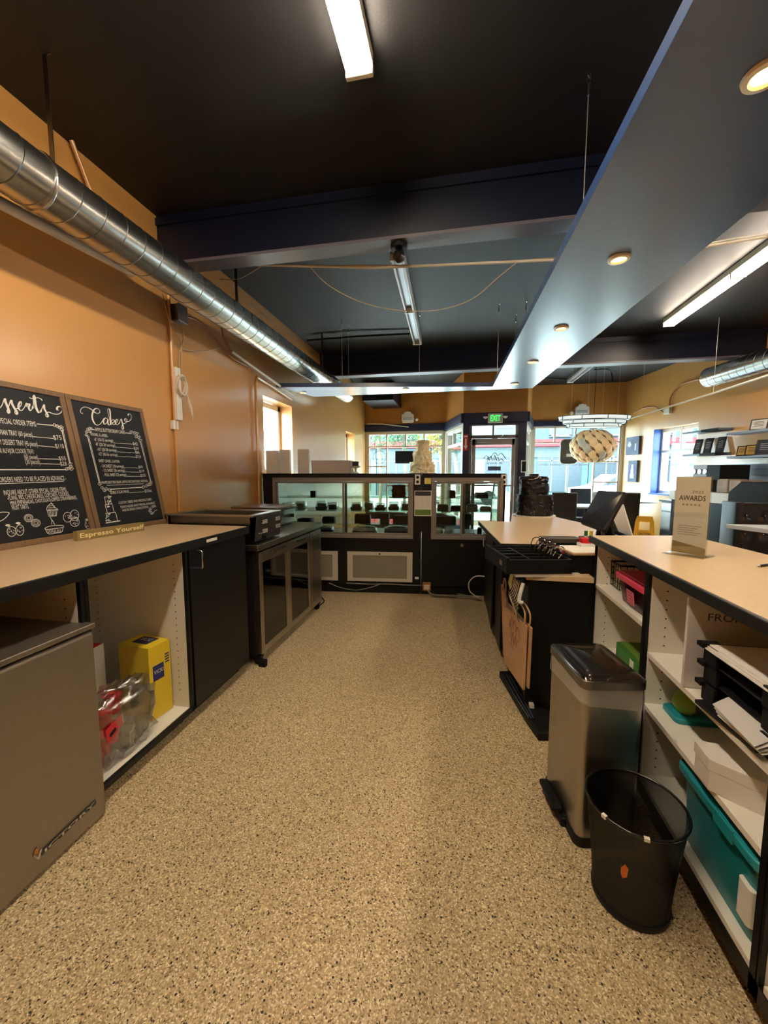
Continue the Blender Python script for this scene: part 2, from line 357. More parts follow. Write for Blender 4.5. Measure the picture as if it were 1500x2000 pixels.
# shop front: left bay, slanted sides of the door recess, door plane, right bay
FP = [V((XL, YF, 0)), V((-.355, YF, 0)), V((.026, 7.62, 0)), V((1.16, 7.62, 0)), V((1.47, YF, 0)), V((3.30, YF, 0))]
holes = [[(.06, 1.80, .42, 2.26)], [(.10, 1.36, .42, 2.22)], [(.12, .99, 0.0, 2.25)], [(.10, 1.36, .42, 2.22)], [(.06, 1.78, .42, 2.33)]]
ftop = [(2.30, 2.46), (2.27, 2.46), (2.27, 2.46), (2.27, 2.46), (2.34, 2.46)]
bw = B(); bn = B(); bl = B()
for i in range(5):
    a, c = FP[i], FP[i + 1]; u = (c - a).normalized(); n = V((-u.y, u.x, 0)); L = (c - a).length
    panel(bw, a, u, n, L, 2.46, CEIL, [], .12)
    panel(bn, a, u, n, L, ftop[i][0] if i != 2 else 2.25, 2.46, [], .12)
    pbox(bn, a, u, n, 0, L, ftop[i][0] + .01, 2.455, -.045, 0)
    z1 = ftop[i][0] if i != 2 else 2.25
    if i == 2: panel(bn, a, u, n, L, 0, z1, holes[i], .12)
    else:
        panel(bl, a, u, n, L, .42, z1, holes[i], .12); panel(bn, a, u, n, L, 0, .42, [], .12)
struct(bw.build('wall_front', 'orange_front')); struct(bn.build('trim_1', 'navy')); struct(bl.build('trim_2', 'window_frame'))
def glazing(name, i, verts, horiz, glass='window_glass', fm='window_frame', fw=.028):
    """frame bars (s positions with z range, z positions with s range) and panes of one shop-front window"""
    a, c = FP[i], FP[i + 1]; u = (c - a).normalized(); n = V((-u.y, u.x, 0)); s0, s1, z0, z1 = holes[i][0]
    w = B()
    for s, p, q in [(s0 + fw / 2, z0, z1), (s1 - fw / 2, z0, z1)] + verts: pbox(w, a, u, n, s - fw / 2, s + fw / 2, p, q, .02, .09)
    for z, p, q in [(z0 + fw / 2, s0, s1), (z1 - fw / 2, s0, s1)] + horiz: pbox(w, a, u, n, p, q, z - fw / 2, z + fw / 2, .025, .085)
    o = struct(w.build(name, fm))
    g = B(); pbox(g, a, u, n, s0, s1, z0, z1, .05, .056); g.build('window_pane', glass, o)
    return a, u, n, o
def sx(X): return X - XL
glazing('window_1', 0, [(sx(-1.694), .42, 2.26), (sx(-1.255), 1.955, 2.26), (sx(-.834), 1.955, 2.26)], [(1.955, .06, 1.8), (1.50, .06, sx(-1.694)), (1.16, .06, sx(-1.694)), (1.06, sx(-1.694), 1.8)])
glazing('window_2', 1, [(.62, 1.93, 2.22)], [(1.92, .10, 1.36)], fm='white_frame', fw=.05)
glazing('window_3', 3, [(.8, 1.93, 2.22)], [(1.96, .10, 1.36)], fm='white_frame', fw=.05)
q = lambda X: X - 1.47
glazing('window_4', 4, [(q(1.957), 2.0, 2.33), (q(2.372), 2.0, 2.33), (q(2.76), .42, 2.33)], [(2.0, .06, 1.78), (1.585, q(2.77), 1.78), (1.16, q(2.77), 1.78)])
# door
b = B(); dl = V((.026, 7.62, 0)); ux = V((1, 0, 0)); ny = V((0, 1, 0))
for s0, s1, z0, z1 in ((.12, .165, 0, 2.25), (.945, .99, 0, 2.25), (.12, .99, 1.99, 2.05), (.12, .99, 2.22, 2.25), (.535, .56, 2.05, 2.22)): pbox(b, dl, ux, ny, s0, s1, z0, z1, .0, .10)
door = struct(b.build('door_1', 'aluminium_dark', bevel=.003))
b = B()
for s0, s1, z0, z1 in ((.17, .235, 0, 1.985), (.885, .94, 0, 1.985), (.17, .94, 1.87, 1.985), (.17, .94, 0, .24)): pbox(b, dl, ux, ny, s0, s1, z0, z1, .03, .075)
leaf = b.build('door_leaf', 'aluminium', door, bevel=.003)
b = B(); pbox(b, dl, ux, ny, .235, .885, .24, 1.87, .05, .056); b.build('door_glass', 'window_glass', leaf)
b = B(); pbox(b, dl, ux, ny, .165, .945, 2.05, 2.22, .05, .056); b.build('transom_glass', 'window_glass', door)
B().cyl((.20, 7.60, 1.12), (.97, 7.60, 1.12), .014).cyl((.93, 7.58, 1.0), (.93, 7.58, 1.3), .012).build('push_bar', 'aluminium', leaf)
B().obb((.42, 7.60, 1.93), (.26, .06, .05)).tube([(.5, 7.58, 1.96), (.72, 7.52, 2.0), (.75, 7.6, 2.04)], .01).build('door_closer', 'aluminium', door, bevel=.004)
# lettering and cake emblem on the door glass
b = B(); ly = 7.66
def DP(x, y): return at(x, y, Y=ly)
for pts in (((944, 896), (950, 890), (957, 894), (966, 884), (973, 890), (979, 885), (988, 896)), ((952, 901), (953, 893), (956, 900), (958, 890), (962, 900)), ((965, 900), (966, 888), (970, 900), (972, 892), (975, 900), (979, 896), (984, 901))):
    b.stroke([DP(*p) for p in pts], (0, -1, 0), .010, .016, 3)
b.text('Bakery', DP(950, 906), DP(980, 906), .03, (0, -1, 0), flip=True)
b.use(1).ext([DP(953, 911), DP(978, 911), DP(978, 919), DP(953, 919)], (0, .003, 0))
b.build('door_decal', ['paper_ink', 'art_blue'], leaf)
# left wall windows
def side_window(name, y0, y1, z0, z1):
    w = B(); x = XL - .20
    for a in (y0 + .03, y1 - .03, y0 + .30): w.box(x - .03, x + .03, a - .03, a + .03, z0, z1)
    for a in (z0 + .03, z1 - .04): w.box(x - .03, x + .03, y0, y1, a - .03, a + .03)
    o = struct(w.build(name, 'white_frame')); B().box(x - .003, x + .003, y0, y1, z0, z1).build('window_pane', 'window_glass', o)
side_window('window_5', 4.19, 4.97, 1.34, 2.22); side_window('window_6', 7.46, 8.10, 1.34, 2.165)
# right wall window with blue reveal
w = B(); s0, s1, z0, z1 = .93, 1.99, .98, 2.14
for a in (s0 + .03, s1 - .03, (s0 + s1) / 2 - .02): pbox(w, RP, RU, RN, a - .025, a + .025, (z0 if a != (s0 + s1) / 2 - .02 else 1.74), z1, .14, .20)
for a in (z0 + .03, z1 - .03, 1.74): pbox(w, RP, RU, RN, s0, s1, a - .025, a + .025, .145, .195)
o = struct(w.build('window_7', 'white_frame')); w = B(); pbox(w, RP, RU, RN, s0, s1, z0, z1, .165, .171); w.build('window_pane', 'window_glass', o)
w = B(); pbox(w, RP, RU, RN, s0 - .002, s0 + .012, z0, z1, 0, .14); pbox(w, RP, RU, RN, s0, s1, z0 - .02, z0 + .006, -.03, .14); w.build('window_reveal', 'blue_trim', o)
# beams
def beam(y0, y1, z, name):
    xr = RP.x + (YF - y0) * .1745 + .1
    o = struct(B().box(XL, xr, y0 + .02, y1 - .02, z + .02, CEIL).build(name, 'beam_navy'))
    B().box(XL, xr, y0, y1, z, z + .02).build('beam_flange', 'flange', o)
    B().box(XL, xr, y0 + .005, y0 + .02, CEIL - .07, CEIL - .02).build('beam_strip', 'beam_navy', o)
beam(2.66, 2.80, 2.85, 'ceiling_beam'); beam(6.06, 6.22, 2.85, 'ceiling_beam')
b = B(); pbox(b, RP, RU, RN, 0, .9, 0, .12, -.015, 0); pbox(b, RP, RU, RN, .9, RL, 0, .12, -.015, 0); struct(b.build('baseboard_right', 'navy'))
struct(B().box(XL, XL + .012, 2.4, YF, 0, .1).build('baseboard_left', 'navy'))
# dark bulkhead at the far end of the left side
struct(B().box(-2.0, -1.36, 8.0, YF, 2.82, 3.19).build('trim_3', 'beam_navy'))
# suspended soffit over the counter
ZS = 2.37; TS = .05
def S2(x, y): p = at(x, y, Z=ZS); return (p.x, p.y, ZS)
m0 = V(S2(1355, 0)); m1 = V(S2(962, 755)); r0 = V(S2(1500, 385)); r1 = V(S2(1040, 758))
ext_l = m0 + (m0 - m1) * .55; ext_r = r0 + (r0 - r1) * .9
sof = B()
sof.ext([ext_l, m1, r1, ext_r], (0, 0, TS))
tri = [V((-2.185, m1.y - .45, ZS)), V(S2(962, 755)), V(S2(1040, 758)), V((-1.95, r1.y + .02, ZS))]
sof2 = B().ext([tri[0], tri[1] + V((.0, 0, 0)), tri[2], tri[3]], (0, 0, TS))
sof_t = thing('suspended_soffit', 'blue lacquered wooden ceiling panel hung on wires above the counters', 'ceiling panel', (0.6, 3.0, ZS))
sof.build('soffit_panel', 'soffit_blue', sof_t, world=True, bevel=.002)
sof2.build('soffit_arm', 'soffit_blue', sof_t, world=True, bevel=.002)
# ================================================================== SOFFIT, CEILING FITTINGS
spots_px = [(1495, 143), (1209, 504), (1096, 640), (1041, 706), (1005, 749), (792, 759), (592, 766)]
spot_lab = ['beside the hanging wires nearest the ceiling tube light', 'halfway along the wide blue soffit', 'third along the wide soffit, past the panel joint', 'fourth along the wide soffit', 'at the corner where the two soffit arms meet', 'middle of the narrow soffit arm above the display case', 'at the wall end of the narrow soffit arm']
spot_lab[0] = 'largest in view, on the soffit above the shelf counter'
dn = None
for k, (px, py) in enumerate(spots_px):
    p = at(px, py, Z=ZS)
    if dn is None:
        dn = thing('downlight', 'round recessed downlight with warm bulb, ' + spot_lab[k], 'downlight', p, 0, 'downlights in the blue soffit')
        B().lathe([(.030, -.001), (.034, -.012), (.047, -.010), (.050, -.001)], n=28, caps=False).build('trim_ring', 'downlight_ring', dn, smooth=40)
        B().lathe([(.0305, -.0045), (.024, -.006), (.024, -.002)], n=20).build('bulb', 'downlight_glow', dn, smooth=40)
    else: dup(dn, p, 0, 'round recessed downlight with warm bulb, ' + spot_lab[k])
    d = bpy.data.lights.new('downlight_lamp', 'SPOT'); d.energy = 5; d.color = (1, .75, .45); d.spot_size = 1.7; d.spot_blend = .8; d.shadow_soft_size = .03
    o = bpy.data.objects.new('downlight_lamp', d); COL.objects.link(o); o.location = (p.x, p.y, ZS - .02)
# hanging wires with turnbuckles
def wire(px, py, lab, zb=ZS + TS):
    p = at(px, py, Z=CEIL)
    t = thing('hanging_wire', lab, 'wire', (p.x, p.y, zb), 0, 'soffit hanging wires')
    h = CEIL - zb
    B().cyl((0, 0, 0), (0, 0, h - .1), .0022, n=6).build('cable', 'aluminium', t)
    B().tube([(0, 0, h), (0, 0, h - .03), (.006, 0, h - .045), (0, 0, h - .06), (-.006, 0, h - .045), (0, 0, h - .03)], .0022, 6).build('ceiling_hook', 'chrome', t)
    B().tube([(0, 0, h - .05), (.008, 0, h - .06), (.006, 0, h - .08), (-.006, 0, h - .08), (-.008, 0, h - .06), (0, 0, h - .05)], .002, 6).cyl((0, 0, h - .13), (0, 0, h - .08), .007, n=8).build('turnbuckle', 'chrome', t)
wire(1152, 125, 'long steel wire with a turnbuckle hanging from the black ceiling beside the soffit edge')
wire(1281, 110, 'steel wire whose turnbuckle shows just above the soffit edge')
wire(975, 585, 'thin steel wire in front of the corner of the two soffits')
wire(1028, 580, 'thin steel wire meeting the wide soffit behind the cable rail')
wire(1008, 606, 'thin steel wire hooked between two others near the soffit corner')
wire(667, 610, 'thin steel wire dropping to the narrow soffit near the duct end, wall side')
wire(680, 628, 'thin steel wire beside its twin near the duct end')
wire(820, 593, 'thin steel wire dropping beside the unlit tube light')
# fluorescent strip lights
def strip(lab, p, rz, L, tube, grp=None, tl=1.22, n=2, gap=.055):
    t = thing('tube_light', lab, 'light', (p[0], p[1], CEIL), rz, 'ceiling tube lights')
    B().box(-.06, .06, 0, L, -.055, 0).build('housing', 'fixture_white' if 'lit' in lab and 'unlit' not in lab else 'fixture_grey', t, bevel=.004)
    k = max(1, round(L / tl)); e = B()
    for j in range(k + 1):
        y = min(max(j * L / k, .012), L - .012)
        B().box(-.062, .062, y - .012, y + .012, -.10, -.05).build('end_cap', 'fixture_white', t, bevel=.004)
    for j in range(k):
        for s in (-.043, .043):
            B().cyl((s, j * L / k + .02, -.085), (s, (j + 1) * L / k - .02, -.085), .013, n=12).build('tube', tube, t, smooth=40)
    return t
strip('lit twin fluorescent tube light on the black ceiling nearest the camera', (-.475, -.55), math.radians(0), 2.44, 'tube_on')
strip('unlit twin fluorescent tube light behind the ceiling beam', (-.55, 3.40), math.radians(1.8), 2.2, 'tube_off')
strip('lit fluorescent tube light on the ceiling over the dining side', (2.42, .61), math.radians(0), 4.9, 'tube_cool')
strip('unlit tube light beyond the far beam above the shop window', (2.08, 7.1), math.radians(1), 1.35, 'tube_off')
# spiral ducts
def duct(lab, P0, P1, r, pitch, elbow=None, name='spiral_duct'):
    P0, P1 = V(P0), V(P1); d = P1 - P0; L = d.length; rz = math.atan2(-d.x, d.y)
    t = thing(name, lab, 'duct', P0, rz, 'spiral ducts')
    B().cyl((0, 0, 0), (0, L, 0), r, n=48).build('duct_tube', 'galvanized', t, smooth=40)
    pts = []; n = int(L / pitch * 28)
    for i in range(n + 1):
        a = 2 * PI * i / 28; pts.append((math.cos(a) * r, i / 28 * pitch, math.sin(a) * r))
    B().tube(pts, .0028, 4).build('spiral_seam', 'seam', t, smooth=60)
    return t
DZ = 2.617
du = duct('long round galvanized spiral duct along the orange wall above the chalkboards', (-1.85, -.6, DZ), (-1.85, 6.35, DZ), .118, .125)
for y, o in ((.35 + .6, 0), (1.53 + .6, 0)):
    B().tube([(r * math.cos(a), y, r * math.sin(a)) for r in (.121,) for a in [2 * PI * i / 32 for i in range(33)]], .006, 6).build('joint_band', 'galvanized', du, smooth=60)
B().lathe([(.119, 0), (.122, .01), (.122, .05), (.119, .06)], n=40, caps=False).build('end_collar', 'galvanized', du).matrix_basis = Matrix.Translation((0, 6.89, 0)) @ Matrix.Rotation(PI / 2, 4, 'X')
pa = RP - RN * .3; a0 = RW(1385, 735, .3); a0.z = 2.70
dr = duct('short round galvanized spiral duct with an air register on the wall with award shelves', a0, a0 + RU * 4.5 + V((0, 0, -.06)), .135, .12)
g = B().box(-.137, -.10, .25, .95, -.055, .055); g.use(1)
for k in range(9): g.box(-.139, -.137, .29 + k * .07, .31 + k * .07, -.045, .045)
g.build('air_register', ['aluminium_dark', 'black_matte'], dr)
B().lathe([(.02, 0), (.13, .004), (.137, .02)], n=40).build('end_collar', 'galvanized', dr, smooth=40).matrix_basis = Matrix.Rotation(-PI / 2, 4, 'X')
# duct hanger straps
for px, py, lab, yy in ((123, 200, 'dark strap hanging the wall duct nearest the camera', 1.62), (475, 530, 'grey strap hanging the wall duct just past the beam', 3.13), (622, 675, 'short strap hanging the wall duct near its far end', 5.2)):
    b = B().box(-.012, .012, -.002, .002, .116, CEIL - DZ); b.box(-.012, .03, -.002, .002, CEIL - DZ - .003, CEIL - DZ)
    tag(b.build('duct_strap', 'steel_dark'), lab, 'strap', 'duct straps').location = (-1.85, yy, DZ)
tag(B().box(-.01, .01, -.002, .002, .13, CEIL - 2.70).build('duct_strap', 'steel_dark'), 'thin strap hanging the short duct beside its air register', 'strap', 'duct straps').location = (a0 + RU * .45)[:2] + (2.70,)
# white pipe along the wall under the duct
p = B().tube([(XL + .07, -.8, 2.545), (XL + .07, 1.55, 2.60), (XL + .07, 2.35, 2.655)], .03, 10)
tag(p.build('wall_pipe', 'white_paint', smooth=40), 'cream pipe running along the orange wall under the duct', 'pipe')
t = thing('wall_conduit_light', 'white slim rail with a cable clip under the duct near the small window', 'rail', (-2.14, 3.50, 2.49))
B().tube([(0, 0, 0), (0, .55, -.06), (0, 1.4, -.14)], .014, 8).build('rail', 'white_frame', t)
B().tube([(0, 0, 0), (-.01, -.12, .10), (0, -.16, .25)], .008, 8).build('feed_pipe', 'copper', t)
# beam cable rail
A, Bq, Cq = at(372, 514, Y=2.9), at(730, 523, Y=2.9), at(1085, 508, Y=2.9)
A.z = min(A.z, 2.98)
t = thing('cable_rail', 'cream cable bundle strung between wall and soffit in front of the unlit tube light', 'cable', A)
B().tube([A, Bq, Cq + (Cq - Bq) * .08], .009, 8).build('rail', 'white_cable', t, world=True)
B().tube([A + V((0, 0, .012)), (A + Bq) / 2 + V((0, 0, .0)), Bq + V((0, 0, .016)), (Bq + Cq) / 2 + V((0, 0, .002)), Cq + V((0, 0, .013))], .004, 6, 6).build('twisted_cord', 'wire', t, world=True)
tag(B().tube([at(*p, Y=2.9) for p in ((605, 521), (640, 556), (700, 588), (770, 605), (850, 606), (920, 585), (975, 540), (1010, 512))], .0028, 5, 5).build('slack_cable', 'wire'), 'thin slack cord looping down below the cream cable bundle', 'cord')
tag(B().tube([at(*p, Y=2.95) for p in ((430, 546), (465, 545), (490, 533), (510, 520))], .003, 5, 5).build('slack_cable', 'wire'), 'thin cord rising to the cream cable bundle near the duct', 'cord')
# long cable rail on the dining side
p0, p1 = V((3.0, 8.30, 2.33)), at(1500, 733, X=3.0)
t = thing('cable_rail', 'long cream rail crossing in front of the wall with award shelves', 'cable', p0)
B().tube([at(1216, 822, Y=7.3), at(1390, 769, X=3.02), p1, p1 + (p1 - at(1390, 769, X=3.02)) * .3], .012, 8).build('rail', 'white_cable', t, world=True)
for px, py in ((1252, 728), (1392, 705)):
    q2 = at(px, py, X=3.0)
    pr = at(px + 1, 810 if px < 1300 else 768, X=3.0); B().cyl(pr, (pr.x, pr.y, CEIL), .002, n=5).build('drop_wire', 'white_cable', t, world=True)
a, c = at(1352, 485, Y=2.55), at(1500, 462, Y=2.9)
t = thing('cable_rail', 'short cream cable bundle leaving the soffit edge toward the dining side', 'cable', a)
B().tube([a, c, c + (c - a) * .5], .008, 8).tube([a + V((0, 0, .01)), (a + c) / 2 + V((0, 0, .018)), c + V((0, 0, .014))], .004, 6).build('rail', 'white_cable', t, world=True)
# black conduits on the ceiling
def pipe(name, lab, pts, r, m, sm=0, cat='pipe', grp=None):
    return tag(B().tube(pts, r, 8, sm).build(name, m, smooth=50), lab, cat, grp)
pipe('ceiling_conduit', 'black conduit along the ceiling from the wall to the unlit tube light', [at(600, 665, Z=3.15), at(700, 657, Z=3.15), at(800, 652, Z=3.16)], .014, 'black_matte', grp='black ceiling conduits')
pipe('ceiling_conduit', 'black conduit along the ceiling just behind the near beam', [(-2.1, 3.02, 3.16), (-.7, 2.98, 3.14), (.9, 2.98, 3.15)], .02, 'black_matte', grp='black ceiling conduits')
pipe('ceiling_conduit', 'black conduit with a bend on the ceiling above the chandelier', [at(1062, 738, Z=3.17), at(1108, 741, Z=3.17)], .014, 'black_matte', grp='black ceiling conduits')
pipe('ceiling_conduit', 'dark bowed conduit on the ceiling toward the chandelier wires', [at(1160, 722, Z=3.17), at(1185, 721, Z=3.17), at(1194, 728, Z=3.16), at(1196, 745, Z=3.0)], .010, 'black_matte', 4, grp='black ceiling conduits')
# security camera
p = at(785, 503, Y=2.86)
t = thing('security_camera', 'small dark dome security camera under the ceiling beam', 'camera', (p.x, 2.73, 2.85))
B().cyl((0, 0, 0), (0, 0, -.03), .055, n=24).build('mount', 'black_matte', t, bevel=.003)
B().cyl((0, .01, -.03), (0, .01, -.055), .022, .035, n=16).build('neck', 'black_matte', t)
B().ball((0, .0, -.075), .042, n=20).build('camera_head', 'leather', t, smooth=60)
B().cyl((0, -.035, -.085), (0, -.046, -.088), .018, n=16).build('lens', 'black_gloss', t)
# wall conduit, bends, junction box, loose cords on the left wall
pipe('wall_conduit', 'orange painted conduit running down the wall between chalkboard and warmer', [(XL + .02, 2.74, 2.68), (XL + .02, 2.74, .9)], .012, 'orange_wall', grp='painted wall conduits')
pipe('wall_conduit', 'orange painted conduit bending down the wall beside the small window', [(XL + .03, 4.9, 2.30), (XL + .03, 4.25, 2.36), (XL + .03, 4.02, 2.38), (XL + .03, 3.985, 2.3), (XL + .03, 3.985, .95)], .014, 'orange_wall', grp='painted wall conduits')
pipe('wall_conduit', 'painted conduit slanting up from the duct to the black ceiling', [(XL + .03, 2.02, CEIL), (XL + .03, 2.14, 2.96), (XL + .03, 2.32, 2.7)], .012, 'orange_wall', grp='painted wall conduits')
pipe('loose_cable', 'brown cable sagging from the grey junction box to the white rail', [at(*p, X=XL + .03) for p in ((365, 618), (392, 630), (430, 672), (455, 700), (500, 722))], .007, 'copper', 5, 'cord', 'loose cords on the orange wall')
pipe('loose_cable', 'thin pale cord hanging from the duct to the white power strip', [at(*p, X=XL + .03) for p in ((318, 572), (330, 625), (352, 668), (355, 720), (352, 760))], .004, 'wire', 5, 'cord', 'loose cords on the orange wall')
pipe('loose_cable', 'thin pale cord sagging sideways across the wall above the power strip', [at(*p, X=XL + .03) for p in ((354, 680), (375, 685), (405, 685), (434, 677))], .004, 'wire', 5, 'cord', 'loose cords on the orange wall')
pipe('loose_cable', 'pale cord from the junction box down to the power strip', [at(*p, X=XL + .03) for p in ((342, 600), (358, 655), (350, 700), (356, 760))], .004, 'wire', 5, 'cord', 'loose cords on the orange wall')
p = at(352, 613, X=XL + .05)
t = thing('junction_box', 'grey metal junction box on the wall under the duct', 'electrical box', (XL, p.y, p.z))
B().box(0, .07, -.05, .05, -.06, .06).build('box_body', 'steel_dark', t, bevel=.006); B().box(.07, .075, -.055, .055, -.065, .065).build('cover', 'aluminium', t, bevel=.004)
p = at(345, 770, X=XL + .03)
t = thing('power_strip', 'white power strip on the orange wall with a tangle of coiled cords', 'power strip', (XL, p.y, p.z))
B().box(.02, .055, -.028, .028, -.2, .2).build('strip_body', 'white_plastic', t, bevel=.006)
random.seed(3); cb = B()
for k in range(7):
    r = .05 + .012 * random.random(); ph = random.random(); cz = .05 + .03 * random.random(); cy = .02 * random.random()
    cb.tube([(.07 + .012 * math.sin(a * 2 + k), cy + r * math.cos(a) * .85, cz + r * 1.25 * math.sin(a)) for a in [2 * PI * i / 20 for i in range(21)]], .0042, 6)
for k in range(5): cb.tube([(.07, .04, .04), (.075, .07 + .01 * k, -.01 - .02 * k), (.07, .075 + .012 * k, -.06 - .03 * k)], .0035, 5, 4)
cb.build('coiled_cord', 'white_cable', t, smooth=60)
p = at(344, 830, X=XL + .03); tag(B().box(0, .03, -.03, .03, -.035, .035).build('wall_outlet', 'white_plastic', bevel=.004), 'small white outlet box at the foot of the power strip', 'outlet').location = (XL, p.y, p.z)
# junction box and conduit on the right wall
j = RW(1308, 802)
t = thing('junction_box', 'small cream junction box on the wall above the blue framed window', 'electrical box', j, math.atan2(-RN.x, RN.y) + PI)
B().box(-.07, .07, 0, .06, -.06, .06).build('box_body', 'outlet_tan', t, bevel=.005)
pipe('wall_conduit', 'brass conduit curving from the short duct down to the cream junction box', [RW(*p, .03) for p in ((1308, 795), (1309, 778), (1320, 760), (1338, 748), (1372, 739))], .013, 'copper', 5, grp='brass wall conduits')
pipe('wall_conduit', 'brass conduit bowing over to the cream junction box from the corner', [RW(*p, .03) for p in ((1300, 808), (1290, 802), (1280, 795), (1262, 796), (1238, 806))], .012, 'copper', 5, grp='brass wall conduits')
# ================================================================== LEFT COUNTER RUN
XC = -1.38
t = thing('countertop', 'long tan laminate countertop with black edge under the chalkboards', 'countertop', (-1.8, .9, .96))
B().box(XL + .004, XC - .004, YB + .6, 2.365, .96, 1.0).build('laminate_top', 'laminate', t, world=True, bevel=.001)
B().box(XC - .004, XC + .008, YB + .6, 2.37, .952, .999).box(XL + .01, XC, 2.365, 2.373, .955, .999).build('edge_band', 'black_edge', t, world=True, bevel=.002)
tag(B().box(XC + .008, XC + .0095, 1.925, 2.02, .968, .984).build('edge_label', 'white_plastic'), 'small white label strip stuck on the black counter edge', 'label')
# open base cabinet units
def open_unit(name, lab, y0, y1, zf, pins=False):
    t = thing(name, lab, 'cabinet', (-1.75, (y0 + y1) / 2, 0))
    B().box(-2.10, -2.098, y0 + .02, y1 - .02, .095, .95).build('back_board', 'back_grey', t, world=True)
    w = B().box(-2.12, -2.10, y0, y1, .09, .95).box(-2.10, XC - .03, y0 + .018, y1 - .018, .075, .095)
    w.box(-2.10, XC - .03, y0 + .001, y0 + .018, .09, .95).box(-2.10, XC - .03, y1 - .018, y1 - .001, .09, .95); w.use(1)
    for x in (-1.463, -1.95):
        for k in range(20): z = .19 + k * .036; w.cyl((x, y1 - .0187, z), (x, y1 - .0179, z), .0032, n=6)
    w.build('interior', ['melamine', 'hole'], t, world=True)
    f = B().box(XC - .03, XC - .012, y0, y0 + .016, .07, .955).box(XC - .03, XC - .012, y1 - .016, y1, .07, .955).box(XC - .028, XC - .012, y0, y1, .07, .095)
    f.build('front_edging', 'black_lam', t, world=True, bevel=.001)
    B().box(XC - .10, XC - .085, y0, y1, 0, .075).build('toe_kick', 'black_lam', t, world=True)
    return t
open_unit('open_cabinet', 'open white lined base cabinet holding the yellow box and a bag of cups', 1.215, 1.79, 0)
open_unit('open_cabinet', 'open base cabinet bay above the stainless under-counter fridge', -.2, 1.213, 0)
t = thing('base_cabinet', 'black base cabinet with one door at the end of the chalkboard counter', 'cabinet', (-1.75, 2.07, 0))
B().box(-2.12, XC - .03, 1.80, 2.355, .075, .955).build('cabinet_body', 'black_lam', t, world=True, bevel=.001)
dr_ = B().box(XC - .03, XC - .010, 1.803, 2.352, .08, .95).build('door', 'black_lam', t, world=True, bevel=.002)
B().tube([(XC - .01, 1.86, .935), (XC + .02, 1.86, .935), (XC + .024, 1.86, .93), (XC + .024, 1.86, .845), (XC + .02, 1.86, .84), (XC - .01, 1.86, .84)], .0045, 8).build('handle', 'chrome', dr_, world=True, smooth=50)
B().box(-2.1, XC - .09, 1.80, 2.35, 0, .075).build('toe_kick', 'black_lam', t, world=True)
# stainless under-counter fridge
t = thing('undercounter_fridge', 'stainless steel under-counter fridge with slanted maker badge on its door', 'fridge', (-1.72, .6, 0))
FX = -1.354
B().box(-2.05, FX - .06, .0, 1.185, .03, .755).build('fridge_body', 'steel_dark', t, world=True)
B().box(-2.06, FX + .004, -.02, 1.212, .767, .787).build('worktop', 'steel_fridge', t, world=True, bevel=.003)
fd = B().box(FX - .05, FX, .0, 1.207, .012, .757).build('door', 'steel_fridge', t, world=True, bevel=.012, seg=3)
B().box(FX - .058, FX - .05, .01, 1.2, .03, .757).build('gasket', 'black_matte', fd, world=True)
for y in (.06, 1.13): B().cyl((FX - .12, y, 0), (FX - .12, y, .03), .025, n=12).build('foot', 'black_matte', t, world=True)
bp0, bp1 = at(62, 1688, X=FX + .002), at(187, 1568, X=FX + .002)
bp0, bp1 = V((FX + .0015, bp0.y, bp0.z)), V((FX + .0015, bp1.y, bp1.z)); uu = (bp1 - bp0).normalized(); vv = V((1, 0, 0)).cross(uu)
bd = B(); bd.ext([bp0 + uu * .03 - vv * .002, bp1 - vv * .002, bp1 + vv * .016, bp0 + uu * .03 + vv * .016], (.003, 0, 0))
bd.use(1); bd.text('ICTORY', bp0 + uu * .040 + V((.0035, 0, 0)), bp1 - uu * .006 + V((.0035, 0, 0)), .0115, (1, 0, 0), bold=.02)
bd.text('V', bp0 + uu * .004 - vv * .003 + V((.004, 0, 0)), bp0 + uu * .034 - vv * .003 + V((.004, 0, 0)), .026, (1, 0, 0), bold=.02)
bd.use(2); bd.ext([bp0 + uu * .008 + vv * .02, bp0 + uu * .024 + vv * .02, bp0 + uu * .022 + vv * .04, bp0 + uu * .012 + vv * .034], (.003, 0, 0))
bd.build('badge', ['black_gloss', 'chrome', 'copper'], fd, world=True)
# yellow box, carton, bag of cups
t = thing('yellow_box', 'tall yellow box with blue print inside the open white cabinet', 'box', (-1.60, 1.70, .097), -.12)
B().box(-.10, .10, -.065, .065, 0, .385).build('box_body', 'yellow_box', t, bevel=.003)
m = B(); m.box(.10, .1012, -.045, .02, .20, .28); m.build('side_print', 'blue_print', t); m = B(); m.box(-.05, .05, -.03, .045, .385, .3865); m.use(1); m.text('VICKI', (-.035, .0, .3875), (.035, .0, .3875), .03, (0, 0, 1), bold=.02); m.text('VICKI', (.102, -.04, .235), (.102, .015, .235), .02, (1, 0, 0))
m.use(0)
for k in range(4): m.box(.10, .1008, .03, .055, .31 - k * .014, .317 - k * .014)
m.build('printing', ['blue_print', 'paper'], t)
t = thing('carton', 'grey white carton with red top print leaning behind the bag of cups', 'box', (-1.83, 1.50, .097), .1)
B().box(-.09, .09, -.10, .10, 0, .40).build('box_body', 'white_card', t, bevel=.003); B().box(-.085, .085, -.095, .095, .4, .402).build('lid_print', 'red_print', t)
t = thing('cup_bag', 'crumpled clear bag of red and clear plastic cups spilling out of the cabinet', 'bag', (-1.50, 1.42, .097))
